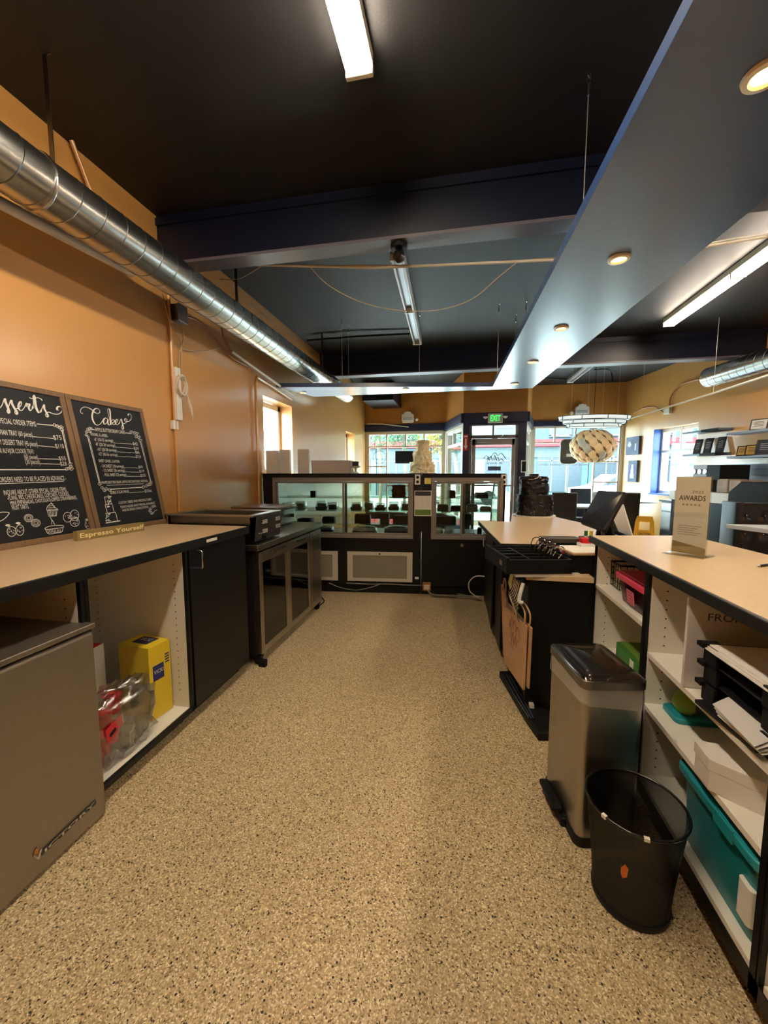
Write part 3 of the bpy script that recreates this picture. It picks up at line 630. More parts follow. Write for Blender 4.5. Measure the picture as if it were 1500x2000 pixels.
def crumple(c, rx, ry, rz, amp, seed, n=26):
    bb = B(); c = V(c); m = 16; vs = []; fs = []
    for i in range(m + 1):
        a = PI * i / m
        for k in range(n):
            ph = 2 * PI * k / n; d = V((math.sin(a) * math.cos(ph), math.sin(a) * math.sin(ph), -math.cos(a)))
            e = 1 + amp * noise.noise(d * 3.2 + V((seed, 0, 0))) + amp * .7 * noise.noise(d * 8 + V((0, seed, 0)))
            s = lambda v, p=.6: math.copysign(abs(v) ** p, v)
            vs.append(c + V((s(d.x) * rx * e, s(d.y) * ry * e, s(d.z) * rz * e)))
    for i in range(m):
        for k in range(n): fs.append((i * n + k, i * n + (k + 1) % n, (i + 1) * n + (k + 1) % n, (i + 1) * n + k))
    return bb.add(vs, fs)
crumple((.01, .0, .155), .075, .155, .15, .28, 2.0).build('film', 'clear_bag', t, smooth=80)
cup = 0
for k, (x, y, z, m_) in enumerate(((-.02, -.10, .03, 'pink_lid'), (.02, -.10, .10, 'red_print'), (-.02, -.05, .17, 'red_print'), (0, .03, .05, 'clamshell'), (.03, .10, .06, 'clamshell'), (.0, .07, .13, 'clamshell'), (.0, .11, .19, 'clamshell'), (-.02, 0, .22, 'red_print'), (-.01, -.03, .10, 'pink_lid'))):
    B().lathe([(.026, -.04), (.034, .04), (.037, .042)], (x, y, z), 16).build('cup', m_, t, smooth=50)
m = B().ext([(.077, -.135, .19), (.077, -.055, .22), (.077, -.05, .165), (.077, -.13, .13)], (.002, 0, 0)); m.use(1); m.ext([(.0795, -.12, .165), (.0795, -.09, .18), (.0795, -.085, .165), (.0795, -.115, .15)], (.001, 0, 0))
m.use(2)
m.build('bag_label', ['red_print', 'black_matte', 'paper'], t)
m = B().box(.078, .080, -.02, .0, .03, .11); m.use(1)
for k in range(9): m.box(.080, .0805, -.018, -.002, .035 + k * .008, .038 + k * .008)
m.build('barcode', ['paper', 'black_matte'], t)
# chalkboards
BU = V((-.15, 0, .766)).normalized(); BNn = V((.766, 0, .15)).normalized(); BH = .812
def chalkboard(lab, yc, w):
    t = thing('chalkboard', lab, 'chalkboard', (-2.05, yc, 1.0), 0, 'menu chalkboards on the counter')
    O = V((-2.043, yc, 1.0)); f = .029
    def bx(bb, y0, y1, v0, v1, d0, d1):
        bb.ext([O + V((0, y0, 0)) + BU * v0 + BNn * d0, O + V((0, y1, 0)) + BU * v0 + BNn * d0, O + V((0, y1, 0)) + BU * v1 + BNn * d0, O + V((0, y0, 0)) + BU * v1 + BNn * d0], BNn * (d1 - d0))
    bb = B()
    bx(bb, -w / 2, w / 2, 0, f, -.018, .004); bx(bb, -w / 2, w / 2, BH - f, BH, -.018, .004); bx(bb, -w / 2, -w / 2 + f, f, BH - f, -.018, .004); bx(bb, w / 2 - f, w / 2, f, BH - f, -.018, .004)
    bb.build('frame', 'board_wood', t, world=True, bevel=.002)
    bb = B(); bx(bb, -w / 2 + f, w / 2 - f, f, BH - f, -.012, -.004); bb.build('slate', 'chalkboard', t, world=True)
    return t
YS = 1.886
cl = chalkboard('chalkboard menu headed Desserts, cut by the photo edge', YS - .29 - .004, .58)
cr_ = chalkboard('chalkboard menu headed Cakes, beside the orange wall corner', YS + .279, .556)
PP = V((-2.043, 0, 1.0)) - BNn * .0032
def KP(x, y): return atp(x, y, PP, BNn)
def Z1(x, y): return KP(x / 5.715, 730 + y / 5.714)
def Z2(x, y): return KP(140 + x / 6.895, 770 + y / 6.897)
def chalk(T, Zf, strokes, texts, lines, extra=None):
    bb = B(); k = V(BNn) * .0006
    for i, (pts, w0, w1) in enumerate(strokes): bb.stroke([Zf(*p) + k * (i % 3) * .4 for p in pts], BNn, w0, w1)
    for s, x0, y0, x1, y1, h in texts: bb.text(s, Zf(x0, y0), Zf(x1, y1), h * .72, BNn)
    for x0, y0, x1, y1, w in lines: bb.stroke([Zf(x0, y0), Zf(x1, y1)], BNn, w, w)
    if extra: extra(bb)
    bb.build('chalk_lettering', 'chalk', T, world=True)
def curl(bb, Zf, x, y, s, w=.0025, turn=1):
    bb.stroke([Zf(x + s * (1 - i / 14) * math.cos(turn * i * .75), y + s * (1 - i / 14) * math.sin(turn * i * .75)) for i in range(12)], BNn, w, w, 2)
def ring(bb, Zf, x, y, rx, ry, w=.002):
    bb.stroke([Zf(x + rx * math.cos(a), y + ry * math.sin(a)) for a in [2 * PI * i / 14 for i in range(15)]], BNn, w, w, 2)
def dot(bb, Zf, x, y, r=5):
    bb.add([Zf(x + r * math.cos(a), y + r * math.sin(a)) for a in [2 * PI * -i / 6 for i in range(6)]], [(0, 1, 2, 3, 4, 5)])
cakes = [
 ([(150, 258), (125, 250), (118, 220), (140, 185), (180, 172), (230, 185), (275, 212), (320, 250), (355, 258), (380, 240), (372, 210), (345, 192), (310, 200), (285, 240), (275, 300), (290, 360), (320, 405), (355, 415), (390, 395), (420, 350), (432, 330)], .0035, .011),
 ([(480, 332), (455, 320), (432, 345), (430, 385), (445, 405), (470, 385), (488, 335), (486, 385), (500, 415), (522, 398)], .003, .009),
 ([(522, 398), (508, 330), (490, 260), (485, 212), (500, 195), (515, 225), (520, 300), (524, 360), (528, 412)], .003, .010),
 ([(528, 375), (550, 345), (575, 350), (570, 375), (545, 385), (565, 410), (590, 398)], .003, .007),
 ([(590, 395), (612, 370), (625, 345), (605, 340), (590, 365), (595, 400), (615, 412), (640, 390)], .003, .008),
 ([(640, 390), (655, 350), (665, 335), (676, 370), (690, 420), (695, 460), (680, 472), (670, 445), (690, 402), (720, 390), (745, 365), (735, 330), (714, 340), (725, 365), (770, 365), (800, 330), (800, 285), (775, 265), (758, 275), (765, 290)], .0035, .009)]
def cx_extra(bb):
    for x, y in ((215, 470), (240, 455), (200, 505), (245, 500), (195, 545), (265, 460)): curl(bb, Z2, x, y, 22)
    for x, y in ((845, 525), (880, 535), (870, 575), (905, 585), (925, 625), (800, 515)): curl(bb, Z2, x, y, 26, turn=-1)
    for x, y in ((375, 1205), (410, 1255), (440, 1290), (470, 1270), (510, 1285)): curl(bb, Z2, x, y, 26)
    for x, y in ((1065, 1190), (1040, 1220), (1010, 1235), (965, 1255), (1060, 1215)): curl(bb, Z2, x, y, 26, turn=-1)
    for x, y in ((1060, 1540), (1090, 1510), (1115, 1500), (1075, 1590), (1050, 1570)): curl(bb, Z2, x, y, 20)
    bb.stroke([Z2(1060, 1610), Z2(1090, 1615), Z2(1120, 1570), Z2(1150, 1560)], BNn, .003)
    random.seed(5)
    for cx, cy in ((505, 1430), (500, 1460), (520, 1390), (490, 1500), (485, 1650), (500, 1620), (480, 1690), (505, 1690), (510, 1370)):
        for k in range(5): dot(bb, Z2, cx + random.uniform(-18, 18), cy + random.uniform(-18, 18), 8)
W2 = .0022
cl2 = [(440, 1385, 510, 1380), (440, 1385, 462, 1480), (520, 1400, 535, 1475), (450, 1490, 545, 1475), (450, 1490, 480, 1595), (545, 1475, 570, 1585), (460, 1605, 590, 1588), (460, 1605, 470, 1640), (590, 1588, 620, 1705), (460, 1730, 655, 1700), (460, 1738, 655, 1706)]
chalk(cr_, Z2, cakes, [
 ('SIMPLE BUTTERCREAM CAKES', 322, 495, 722, 535, .030), ('ROUND, 3-LAYERS-', 262, 555, 490, 580, .024), ('-6" (10-15 servings)', 305, 628, 562, 645, .026), ('$42', 828, 685, 892, 692, .028),
 ('-8" (20-24 servings)', 325, 692, 590, 710, .026), ('$59', 842, 747, 905, 754, .028), ('-10" (28-38 servings)', 345, 762, 610, 774, .026), ('$84', 858, 798, 915, 805, .026),
 ('-12" (45-56 servings)', 362, 824, 622, 836, .026), ('$119', 868, 858, 936, 864, .028), ('SHEET CAKES, 2-LAYERS-', 368, 915, 656, 922, .024), ('- 1/4 SHEET (18 servings)', 395, 985, 705, 990, .026),
 ('$60', 905, 995, 960, 993, .024), ('- 1/2 SHEET (36 servings)', 415, 1045, 720, 1045, .026), ('$119', 918, 1053, 980, 1050, .024), ('- FULL SHEET (72 servings)', 435, 1105, 738, 1102, .026), ('$235', 932, 1112, 1002, 1106, .024),
 ('(WHITE BUTTERCREAM, SIMPLE DECORATIONS, WRITING)', 400, 1208, 1028, 1182, .022), ('-EDIBLE SUGAR IMAGE', 518, 1345, 775, 1325, .024), ('$10ea', 990, 1325, 1080, 1312, .028),
 ('-CUSTOM, TIERED AND WEDDING CAKES-', 632, 1482, 1082, 1428, .022), ('PLEASE INQUIRE ABOUT PRICING, AVAILABILITY', 665, 1535, 1128, 1475, .020), ('AND/OR DESIGN CONSULTATIONS', 685, 1580, 1035, 1530, .020)],
 [(565, 655, 825, 672, W2), (590, 712, 838, 732, W2), (612, 776, 855, 790, W2), (625, 838, 866, 848, W2), (705, 990, 905, 993, W2), (720, 1046, 918, 1050, W2), (738, 1104, 932, 1106, W2), (778, 1328, 985, 1312, W2),
  (265, 475, 318, 480, .004), (722, 520, 800, 528, .004), (212, 560, 372, 1195, .0045), (228, 560, 386, 1200, .0025), (925, 640, 1062, 1180, .0045), (940, 640, 1072, 1180, .002), (472, 1228, 970, 1205, .0022), (520, 1280, 955, 1252, .0045)]
 + [l + (.0035,) for l in cl2], cx_extra)
dess = [
 ([(-60, 330), (-40, 300), (-25, 320), (-45, 360), (-30, 392), (0, 378), (25, 345), (45, 285), (55, 280), (60, 310), (85, 370), (102, 420), (90, 440), (78, 415), (95, 375), (112, 310), (125, 295), (132, 330), (165, 390), (190, 430), (180, 452), (165, 430), (178, 395), (205, 385)], .0035, .012),
 ([(205, 385), (235, 350), (240, 315), (222, 318), (205, 360), (215, 400), (245, 408), (275, 370), (292, 328), (300, 342), (292, 365), (318, 335), (330, 345), (320, 380), (340, 412), (365, 380)], .0035, .010),
 ([(365, 380), (372, 320), (366, 260), (378, 242), (388, 290), (400, 370), (430, 432), (455, 420)], .0035, .013),
 ([(328, 262), (345, 275), (380, 272), (420, 268), (455, 280), (472, 300)], .004, .006),
 ([(455, 420), (478, 365), (490, 345), (495, 390), (522, 440), (535, 470), (522, 482), (508, 455), (540, 428), (590, 445), (640, 452), (682, 430), (690, 390), (665, 365), (640, 375), (636, 398), (652, 408)], .004, .011)]
def ds_extra(bb):
    for x, y in ((610, 570), (640, 580), (665, 595), (685, 590), (690, 620)): curl(bb, Z1, x, y, 24)
    for x, y in ((785, 1010), (790, 1040), (770, 1060), (800, 1065), (745, 1065)): curl(bb, Z1, x, y, 24, turn=-1)
    random.seed(11)
    for x, y, rx, ry in ((130, 1760, 50, 55), (222, 1745, 45, 60), (755, 1600, 48, 55), (832, 1580, 48, 60), (835, 1655, 50, 50)):
        ring(bb, Z1, x, y, rx, ry, .0028)
        for k in range(12):
            a = random.random() * 6.28; q_ = random.random() ** .5 * .75; dot(bb, Z1, x + rx * q_ * math.cos(a), y + ry * q_ * math.sin(a), 5)
    for x, y in ((95, 1705), (210, 1680)):
        for k in range(6): a = -2.6 + k * .4; bb.stroke([Z1(x, y), Z1(x + 32 * math.cos(a) - 8, y + 28 * math.sin(a))], BNn, .004)
    for x, y in ((320, 1610), (400, 1665)):
        for s_ in (50, 36, 20): ring(bb, Z1, x, y, s_, s_ * .85, .002)
    bb.stroke([Z1(520, 1520), Z1(530, 1480), Z1(560, 1455), Z1(575, 1440), Z1(590, 1470), Z1(635, 1505), Z1(648, 1520)], BNn, .0028)
    for k in range(4): bb.stroke([Z1(535 + k * 4, 1520 - k * 20), Z1(575, 1510 - k * 20), Z1(635 - k * 12, 1515 - k * 20)], BNn, .0024)
    for k in range(7): bb.stroke([Z1(528 + k * 18, 1530), Z1(540 + k * 15, 1585)], BNn, .0024)
    bb.stroke([Z1(520, 1525), Z1(648, 1520)], BNn, .003); bb.stroke([Z1(545, 1590), Z1(630, 1585)], BNn, .003)
    bb.stroke([Z1(505, 1720), Z1(560, 1700), Z1(650, 1692), Z1(705, 1695), Z1(700, 1715), Z1(600, 1730), Z1(510, 1738), Z1(505, 1720)], BNn, .003)
    bb.stroke([Z1(512, 1740), Z1(540, 1785), Z1(620, 1778), Z1(690, 1762), Z1(702, 1712)], BNn, .003)
    for k in range(9): bb.stroke([Z1(530 + k * 18, 1738), Z1(545 + k * 16, 1775)], BNn, .0024)
    bb.stroke([Z1(560, 1600), Z1(580, 1640), Z1(575, 1680)], BNn, .0028); bb.stroke([Z1(575, 1625), Z1(595, 1650), Z1(610, 1685)], BNn, .0028)
    bb.stroke([Z1(-60, 1580), Z1(0, 1548), Z1(70, 1545), Z1(102, 1555), Z1(60, 1610), Z1(0, 1645), Z1(-60, 1650)], BNn, .003)
    ring(bb, Z1, 985, 1680, 36, 48, .0022)
    for k in range(8): dot(bb, Z1, 985 + random.uniform(-22, 22), 1680 + random.uniform(-25, 30), 4)
    for k in range(6): a = -2.7 + k * .45; bb.stroke([Z1(980, 1640), Z1(980 + 34 * math.cos(a), 1640 + 28 * math.sin(a))], BNn, .003)
W1 = .003
chalk(cl, Z1, dess, [
 ('SPECIAL ORDER ITEMS', -20, 548, 408, 590, .036), ('PERUVIAN TRAY (60 pieces)', -95, 672, 368, 706, .036), ('$75', 602, 735, 692, 738, .034), ('FANCY DESSERT TRAY (45 pieces)', -95, 782, 425, 812, .036), ('$110', 625, 832, 720, 832, .034),
 ('MINI ALFAJOR COOKIE TRAY:', -45, 882, 388, 892, .032), ('(60 pieces)', 275, 950, 426, 955, .034), ('$55', 662, 965, 740, 965, .030), ('(30 pieces)', 290, 1008, 450, 1008, .034), ('$28', 678, 1024, 748, 1024, .030),
 ('- ALL ORDERS NEED TO BE PLACED IN ADVANCE -', -110, 1215, 742, 1188, .034), ('INQUIRE ABOUT OTHER SPECIAL ORDER ITEMS:', 48, 1355, 748, 1312, .032), ('-FLANS, PIES, CHEESECAKES, CUPCAKES, COOKIES,', 88, 1412, 778, 1358, .030),
 ('MINI EMPANADAS, CHOCOLATE-DIPPED STRAWBERRIES,', 122, 1468, 862, 1398, .028), ('FRUIT TARTS.', 140, 1522, 328, 1502, .030)],
 [(368, 702, 600, 722, W1), (425, 802, 622, 820, W1), (428, 948, 662, 954, W1), (450, 1004, 678, 1010, W1), (410, 560, 600, 576, .0045), (690, 628, 778, 1000, .005), (704, 628, 788, 1000, .0022), (-90, 1070, 740, 1070, .006), (-90, 1232, 712, 1200, .003)], ds_extra)
# counter sign
p0 = at(152, 1057, Z=1.0); p1 = at(282, 1036, Z=1.0); d = p1 - p0; rz = math.atan2(d.y, d.x)
t = thing('counter_sign', 'small tan wooden block sign reading Espresso Yourself in front of the chalkboards', 'sign', (p0 + p1) / 2, rz)
L = d.length; B().box(-L / 2, L / 2, 0, .03, 0, .05).build('block', 'sign_tan', t, bevel=.002)
b = B().text('Espresso Yourself', (-L / 2 + .012, -.0012, .014), (L / 2 - .004, -.0012, .014), .024, (0, -1, 0), bold=.025); b.build('lettering', 'sign_cream', t)
# ================================================================== GLASS DOOR BACK-BAR COOLER + WARMERS
t = thing('backbar_cooler', 'low stainless back-bar cooler with two glass doors and a louvred end', 'cooler', (-1.75, 3.05, 0))
CX0, CX1, CY0, CY1 = -2.03, -1.345, 2.425, 3.66
B().box(CX0, CX1 - .035, CY0 + .01, CY1, .07, .815).build('cooler_body', 'black_matte', t, world=True, bevel=.003)
B().box(CX0, CX1 + .02, CY0 - .03, CY1 + .01, .825, .867).build('worktop', 'steel', t, world=True, bevel=.004)
for y0, y1 in ((2.448, 2.905), (2.91, 3.375)):
    f = .045; db = B().box(CX1 - .035, CX1, y0, y0 + f, .08, .805).box(CX1 - .035, CX1, y1 - f, y1, .08, .805).box(CX1 - .035, CX1, y0 + f, y1 - f, .08, .13).box(CX1 - .035, CX1, y0 + f, y1 - f, .73, .805)
    dd = db.build('door', 'steel', t, world=True, bevel=.003)
    B().box(CX1 - .012, CX1 - .006, y0 + f, y1 - f, .13, .73).build('door_glass', 'cooler_glass', dd, world=True)
    B().box(CX1, CX1 + .018, y0 + .16, y1 - .06, .775, .79).build('handle', 'steel_dark', dd, world=True, bevel=.003)
B().cyl((CX1, 2.87, .70), (CX1 + .006, 2.87, .70), .008, n=12).build('lock', 'chrome', t, world=True)
g = B().box(CX1 - .035, CX1, 3.385, CY1, .08, .805); g.use(1)
for k in range(30): g.box(CX1, CX1 + .003, 3.42, 3.62, .14 + k * .021, .150 + k * .021)
g.build('louvre_panel', ['steel', 'steel_dark'], t, world=True)
B().box(CX0, CX1 - .06, CY0 + .04, CY1 - .03, .03, .07).build('kick_rail', 'black_matte', t, world=True)
for y in (CY0 + .04, CY1 - .04):
    c = B().cyl((CX1 - .04, y - .012, .03), (CX1 - .04, y + .012, .03), .03, n=14).box(CX1 - .06, CX1 - .01, y - .02, y + .02, .05, .07); c.build('caster', 'black_matte', t, world=True)
B().box(CX1 - .02, CX1 + .03, CY0 + .0, CY0 + .035, .0, .045).build('corner_foot', 'black_matte', t, world=True)
B().tube([(CX1 - .03, CY1 + .02, .12), (CX1 + .01, CY1 + .04, .06), (CX1 - .03, CY1 + .01, .02)], .006, 6, 5).build('power_cord', 'black_matte', t, world=True)
tag(B().box(-2.05, CX1 - .12, 2.385, 2.41, .03, .80).build('cutting_board', 'kraft'), 'thin brown board stored in the gap between black cabinet and cooler', 'board')
# food warmer
t = thing('food_warmer', 'stainless countertop food warmer with open water bath and black control face', 'food warmer', (-1.68, 2.62, .867))
wz = 1.065
B().box(-2.02, -1.37, 2.42, 2.44, .885, wz - .01).box(-2.02, -1.37, 2.80, 2.82, .885, wz - .01).box(-2.02, -2.0, 2.42, 2.82, .885, wz - .01).box(-1.39, -1.37, 2.42, 2.82, .885, wz - .01).box(-2.02, -1.37, 2.42, 2.82, .88, .89).build('housing', 'steel_dark', t, world=True)
B().box(-2.04, -1.36, 2.405, 2.46, wz - .012, wz).box(-2.04, -1.36, 2.78, 2.835, wz - .012, wz).box(-2.04, -1.98, 2.46, 2.78, wz - .012, wz).box(-1.42, -1.36, 2.46, 2.78, wz - .012, wz).build('rim', 'steel', t, world=True, bevel=.003)
B().box(-1.98, -1.42, 2.46, 2.78, .93, .935).box(-1.985, -1.98, 2.46, 2.78, .93, wz - .01).box(-1.42, -1.415, 2.46, 2.78, .93, wz - .01).box(-1.98, -1.42, 2.455, 2.46, .93, wz - .01).box(-1.98, -1.42, 2.78, 2.785, .93, wz - .01).build('basin', 'steel', t, world=True)
fp = B().ext([(-1.37, 2.43, .885), (-1.37, 2.81, .885), (-1.35, 2.81, wz - .012), (-1.35, 2.43, wz - .012)], (.006, 0, 0)).build('control_face', mat('panel_grey', (84, 82, 80), .32, .7) and 'panel_grey', t, world=True, bevel=.003)
m = B()
for y, z in ((2.50, 1.02), (2.70, 1.02), (2.50, .955), (2.70, .965)):
    for k in range(3): m.box(-1.3435, -1.343, y, y + .075, z - k * .01, z - k * .01 + .004)
m.build('face_printing', 'paper', fp, world=True)
B().cyl((-1.355, 2.52, .915), (-1.325, 2.52, .915), .02, n=18).build('knob', 'black_matte', t, world=True, bevel=.003)
B().cyl((-1.357, 2.52, .915), (-1.350, 2.52, .915), .026, n=20).build('dial_ring', 'chrome', t, world=True)
for x in (-1.95, -1.42):
    for y in (2.46, 2.78): B().cyl((x, y, .867), (x, y, .886), .014, n=10).build('foot', 'black_matte', t, world=True)
t = thing('food_warmer', 'second smaller stainless warmer with domed lid near the display case', 'food warmer', (-1.8, 3.42, .867))
B().rprism(-2.03, -1.58, 3.22, 3.62, .885, 1.02, .03).build('housing', 'steel', t, world=True, smooth=40)
B().rprism(-2.04, -1.57, 3.21, 3.63, 1.02, 1.045, .03).build('lid', 'steel', t, world=True, smooth=40)
B().cyl((-1.58, 3.50, .95), (-1.555, 3.50, .95), .018, n=14).build('knob', 'black_matte', t, world=True)
B().tube([(-1.57, 3.30, 1.03), (-1.53, 3.30, 1.03), (-1.53, 3.52, 1.03), (-1.57, 3.52, 1.03)], .007, 8).build('handle', 'steel_dark', t, world=True)
for x in (-1.98, -1.63):
    for y in (3.27, 3.57): B().cyl((x, y, .867), (x, y, .887), .014, n=10).build('foot', 'black_matte', t, world=True)
t = thing('utensil_tray', 'small chrome tray on the cooler top beside the warmer', 'tray', (-1.50, 2.98, .867))
B().rprism(-.06, .06, -.05, .05, 0, .012, .015, taper=.1).build('tray_body', 'chrome', t, smooth=40)
# ================================================================== DISPLAY CASES
CA = math.radians(5.7); CO = V((-2.185, 4.107, 0))
def case_item_at(s, d, z): return CO + V((math.cos(CA) * s - math.sin(CA) * d, math.sin(CA) * s + math.cos(CA) * d, z))
def display_case(lab, s0, s1, f0, f1, mid, knobs, grp='black pastry display cases'):
    t = thing('display_case', lab, 'display case', case_item_at(s0, 0, 0), CA, grp); w = s1 - s0; f0 -= s0; f1 -= s0; mid -= s0
    k = B().box(0, w, .03, .72, .0, .10); k.build('plinth', 'black_matte', t)
    k = B().box(0, w, .01, .78, .10, .62); k.build('cabinet_base', 'black_lam', t, bevel=.002)
    k = B().box(0, f0, 0, .04, .60, 1.345).box(f1, w, 0, .04, .60, 1.345).box(f0, f1, 0, .04, 1.30, 1.345).box(f0, f1, 0, .04, .60, .63).box(0, w, .03, .45, 1.31, 1.345)
    k.build('rear_surround', 'black_lam', t, bevel=.002)
    k = B().box(f0, f1, -.012, .03, 1.262, 1.30).box(f0, f1, -.012, .03, .63, .665).box(f0, f0 + .035, -.012, .03, .665, 1.262).box(f1 - .035, f1, -.012, .03, .665, 1.262)
    k.build('rear_frame', 'aluminium', t, bevel=.002)
    for a, c, y in ((f0 + .035, mid + .025, .016), (mid - .025, f1 - .035, .002)):
        e = .022; db = B().box(a, a + e, y - .006, y + .008, .667, 1.26).box(c - e, c, y - .006, y + .008, .667, 1.26).box(a, c, y - .006, y + .008, .667, .69).box(a, c, y - .006, y + .008, 1.238, 1.26)
        d_ = db.build('sliding_door', 'aluminium', t, bevel=.001); B().box(a + e, c - e, y - .001, y + .002, .69, 1.238).build('door_glass', 'case_glass', d_)
    for z in (1.07, .92, .775):
        B().box(f0 - .03, f1 + .03, .08, .42 + (1.25 - z) * .35, z - .004, z + .003).build('glass_shelf', 'shelf_glass', t)
    B().box(f0 - .03, f1 + .03, .05, .75, .625, .64).build('deck', 'steel_dark', t)
    pr = [(.45, 1.325), (.52, 1.30), (.62, 1.18), (.70, .98), (.745, .78), (.76, .62)]; gb = B(); n_ = len(pr)
    gb.add([(0.02, a, b_) for a, b_ in pr] + [(w - .02, a, b_) for a, b_ in pr], [(i, i + 1, n_ + i + 1, n_ + i) for i in range(n_ - 1)]); gb.build('curved_front_glass', 'case_glass', t, smooth=80)
    for x in (0.0, w - .018):
        gb = B().ext([(x, .04, .62)] + [(x, a, b_) for a, b_ in pr[::-1]] + [(x, .04, 1.325)], (.006, 0, 0)); gb.build('side_glass', 'case_glass', t)
        B().tube([(x + .005, a, b_) for a, b_ in pr], .010, 6).build('side_rim', 'aluminium', t, smooth=60)
    return t
dc1 = display_case('long black pastry case with two sliding glass rear doors and cream grilles', 0, 1.78, .115, 1.69, .93, True)
dc2 = display_case('shorter black pastry case beside the beige counter', 1.784, 2.67, 1.885, 2.645, 2.225, True)
for a, c in ((.355, .845), (.955, 1.685)):
    g = B().box(a, c, -.006, .01, .14, .175).box(a, c, -.006, .01, .435, .475).box(a, a + .06, -.006, .01, .175, .435).box(c - .06, c, -.006, .01, .175, .435)
    gp = g.build('grille_frame', 'outlet_tan', dc1, bevel=.002)
    B().box(a + .06, c - .06, .0, .008, .175, .435).build('grille_mesh', mat('grille_mesh', (150, 140, 118), .6, bump=.6, bscale=500) and 'grille_mesh', gp)
    B().cyl(((a + c) / 2, -.008, .455), ((a + c) / 2, -.005, .455), .010, n=12).build('latch', 'black_matte', gp)
B().cyl((.44, -.004, .565), (.44, .012, .565), .017, n=16).build('lock', 'steel', dc2)
for T, s in ((dc1, 1.735), (dc2, .866)):
    g = B().box(s - .03, s + .03, -.006, 0.0, 1.225, 1.335); g.use(1)
    for z in (1.255, 1.305): g.cyl((s, -.008, z), (s, -.005, z), .016, n=14)
    g.build('power_outlet', ['white_plastic', 'black_matte'], T)
tag_o = B().box(-.035, .035, -.004, 0, -.032, .032).build('sticky_note', 'note_yellow'); tag(tag_o, 'pale yellow note on the black strip between the two cases', 'note'); tag_o.matrix_basis = Matrix.Translation(case_item_at(1.845, -.001, 1.265)) @ Matrix.Rotation(CA, 4, 'Z')
t = thing('nutrition_poster', 'small white laminated poster with dark header and green footer between the cases', 'poster', case_item_at(1.795, -.016, .885), CA)
pw = .093
B().rprism(-pw, pw, -.0015, .0015, 0, .275, .001).build('poster_sheet', 'paper', t)
m = B().box(-pw + .008, pw - .008, -.0030, -.0016, .222, .268); m.use(1).box(-pw + .008, pw - .008, -.0030, -.0016, .010, .070); m.use(2)
for i in range(3):
    for k in range(9): m.box(-.08 + i * .055, -.08 + i * .055 + .035 + .01 * ((k * 7) % 3 - 1), -.0030, -.0016, .205 - k * .013, .209 - k * .013)
m.use(3)
for k in range(5): m.lathe([(.001, 0), (.010, 0), (.001, .001)], (-.06 + k * .03, -.0031, .243), 8)
m.build('poster_printing', ['dark_print', 'post_green', 'foam_grey', 'kraft'], t)
o = tag(B().box(-.02, .02, -.004, 0, -.012, .012).build('wall_plate', 'white_plastic'), 'tiny white plate low on the black case beside the big grille', 'plate'); o.matrix_basis = Matrix.Translation(case_item_at(1.735, -.001, .19)) @ Matrix.Rotation(CA, 4, 'Z')
# pastries and boxes in the cases
random.seed(21)
def clam(name, lab, s, d, z, w, h, fill, grp):
    t = thing(name, lab, 'container', case_item_at(s, d, z), CA, grp)
    B().rprism(-w / 2, w / 2, -.07, .07, 0, h * .4, .015, taper=.12).add([], []).build('base', 'clamshell' if fill != 'choco' else 'cake_dark', t, smooth=40)
    B().rprism(-w / 2 + .01, w / 2 - .01, -.06, .06, h * .42, h, .02, taper=-.10).build('clear_lid', 'clamshell', t, smooth=40)
    B().rprism(-w / 2 + .02, w / 2 - .02, -.05, .05, h * .05, h * .7, .02).build('pastry', fill, t, smooth=40)
    return t
SH = (('bottom deck', .64), ('lowest glass shelf', .778), ('middle glass shelf', .923))
row = [(.22, 'kraft'), (.36, 'cake_white'), (.62, 'choco'), (.74, 'cake_dark'), (1.03, 'choco'), (1.17, 'cake_dark'), (1.31, 'choco'), (1.46, 'choco'), (1.60, 'cake_dark')]
nm = ['beside the wall', 'next from the wall', 'third from the wall', 'just before the door rail', 'just after the door rail', 'second past the door rail', 'under the dark ruffled cake edge', 'under the dark ruffled cake', 'last by the outlet']
for k, (s, f) in enumerate(row): clam('clamshell', 'clear clamshell of pastry on the long case middle shelf, ' + nm[k], s, .2 + .05 * (k % 2), .923, .125, .085 + .01 * (k % 3), f, 'clamshells in the long case')
def sweet(name, lab, cat, s, d, z, w, dp, h, m, grp=None, rr=.012):
    t = thing(name, lab, cat, case_item_at(s, d, z), CA + random.uniform(-.15, .15), grp)
    B().rprism(-w / 2, w / 2, -dp / 2, dp / 2, 0, h, rr).build('cake_body', m, t, smooth=40)
    B().rprism(-w / 2 + .006, w / 2 - .006, -dp / 2 + .006, dp / 2 - .006, h, h + .012, rr).build('topping', 'cake_dark', t, smooth=40)
    return t
for k, (s, w, h, l) in enumerate(((.42, .16, .03, 'flat dark loaf near the wall'), (.70, .14, .05, 'low dark loaf before the door rail'), (1.10, .18, .085, 'dark red loaf right of the door rail'), (1.36, .10, .10, 'tall square chocolate block'), (1.56, .20, .075, 'wide dark red slab by the outlet'))):
    sweet('chocolate_cake', 'chocolate cake low in the long case, ' + l, 'cake', s, .22, .778, w, .14, h, 'choco' if k > 1 else 'cake_dark', 'cakes on the lowest shelf')
for k, (s, w, l) in enumerate(((.62, .24, 'near the wall'), (1.12, .26, 'at the middle'), (1.50, .28, 'by the outlet'))):
    t = thing('wrapped_tray', 'clear film wrapped tray on the deck of the long case, ' + l, 'tray', case_item_at(s, .24, .64), CA, 'wrapped trays on the deck')
    B().rprism(-w / 2, w / 2, -.1, .1, 0, .05, .02).build('tray_body', 'cake_dark', t, smooth=40); crumple((0, 0, .05), w / 2 + .01, .11, .045, .22, k * 3.0, 20).build('film', 'clamshell', t, smooth=70)
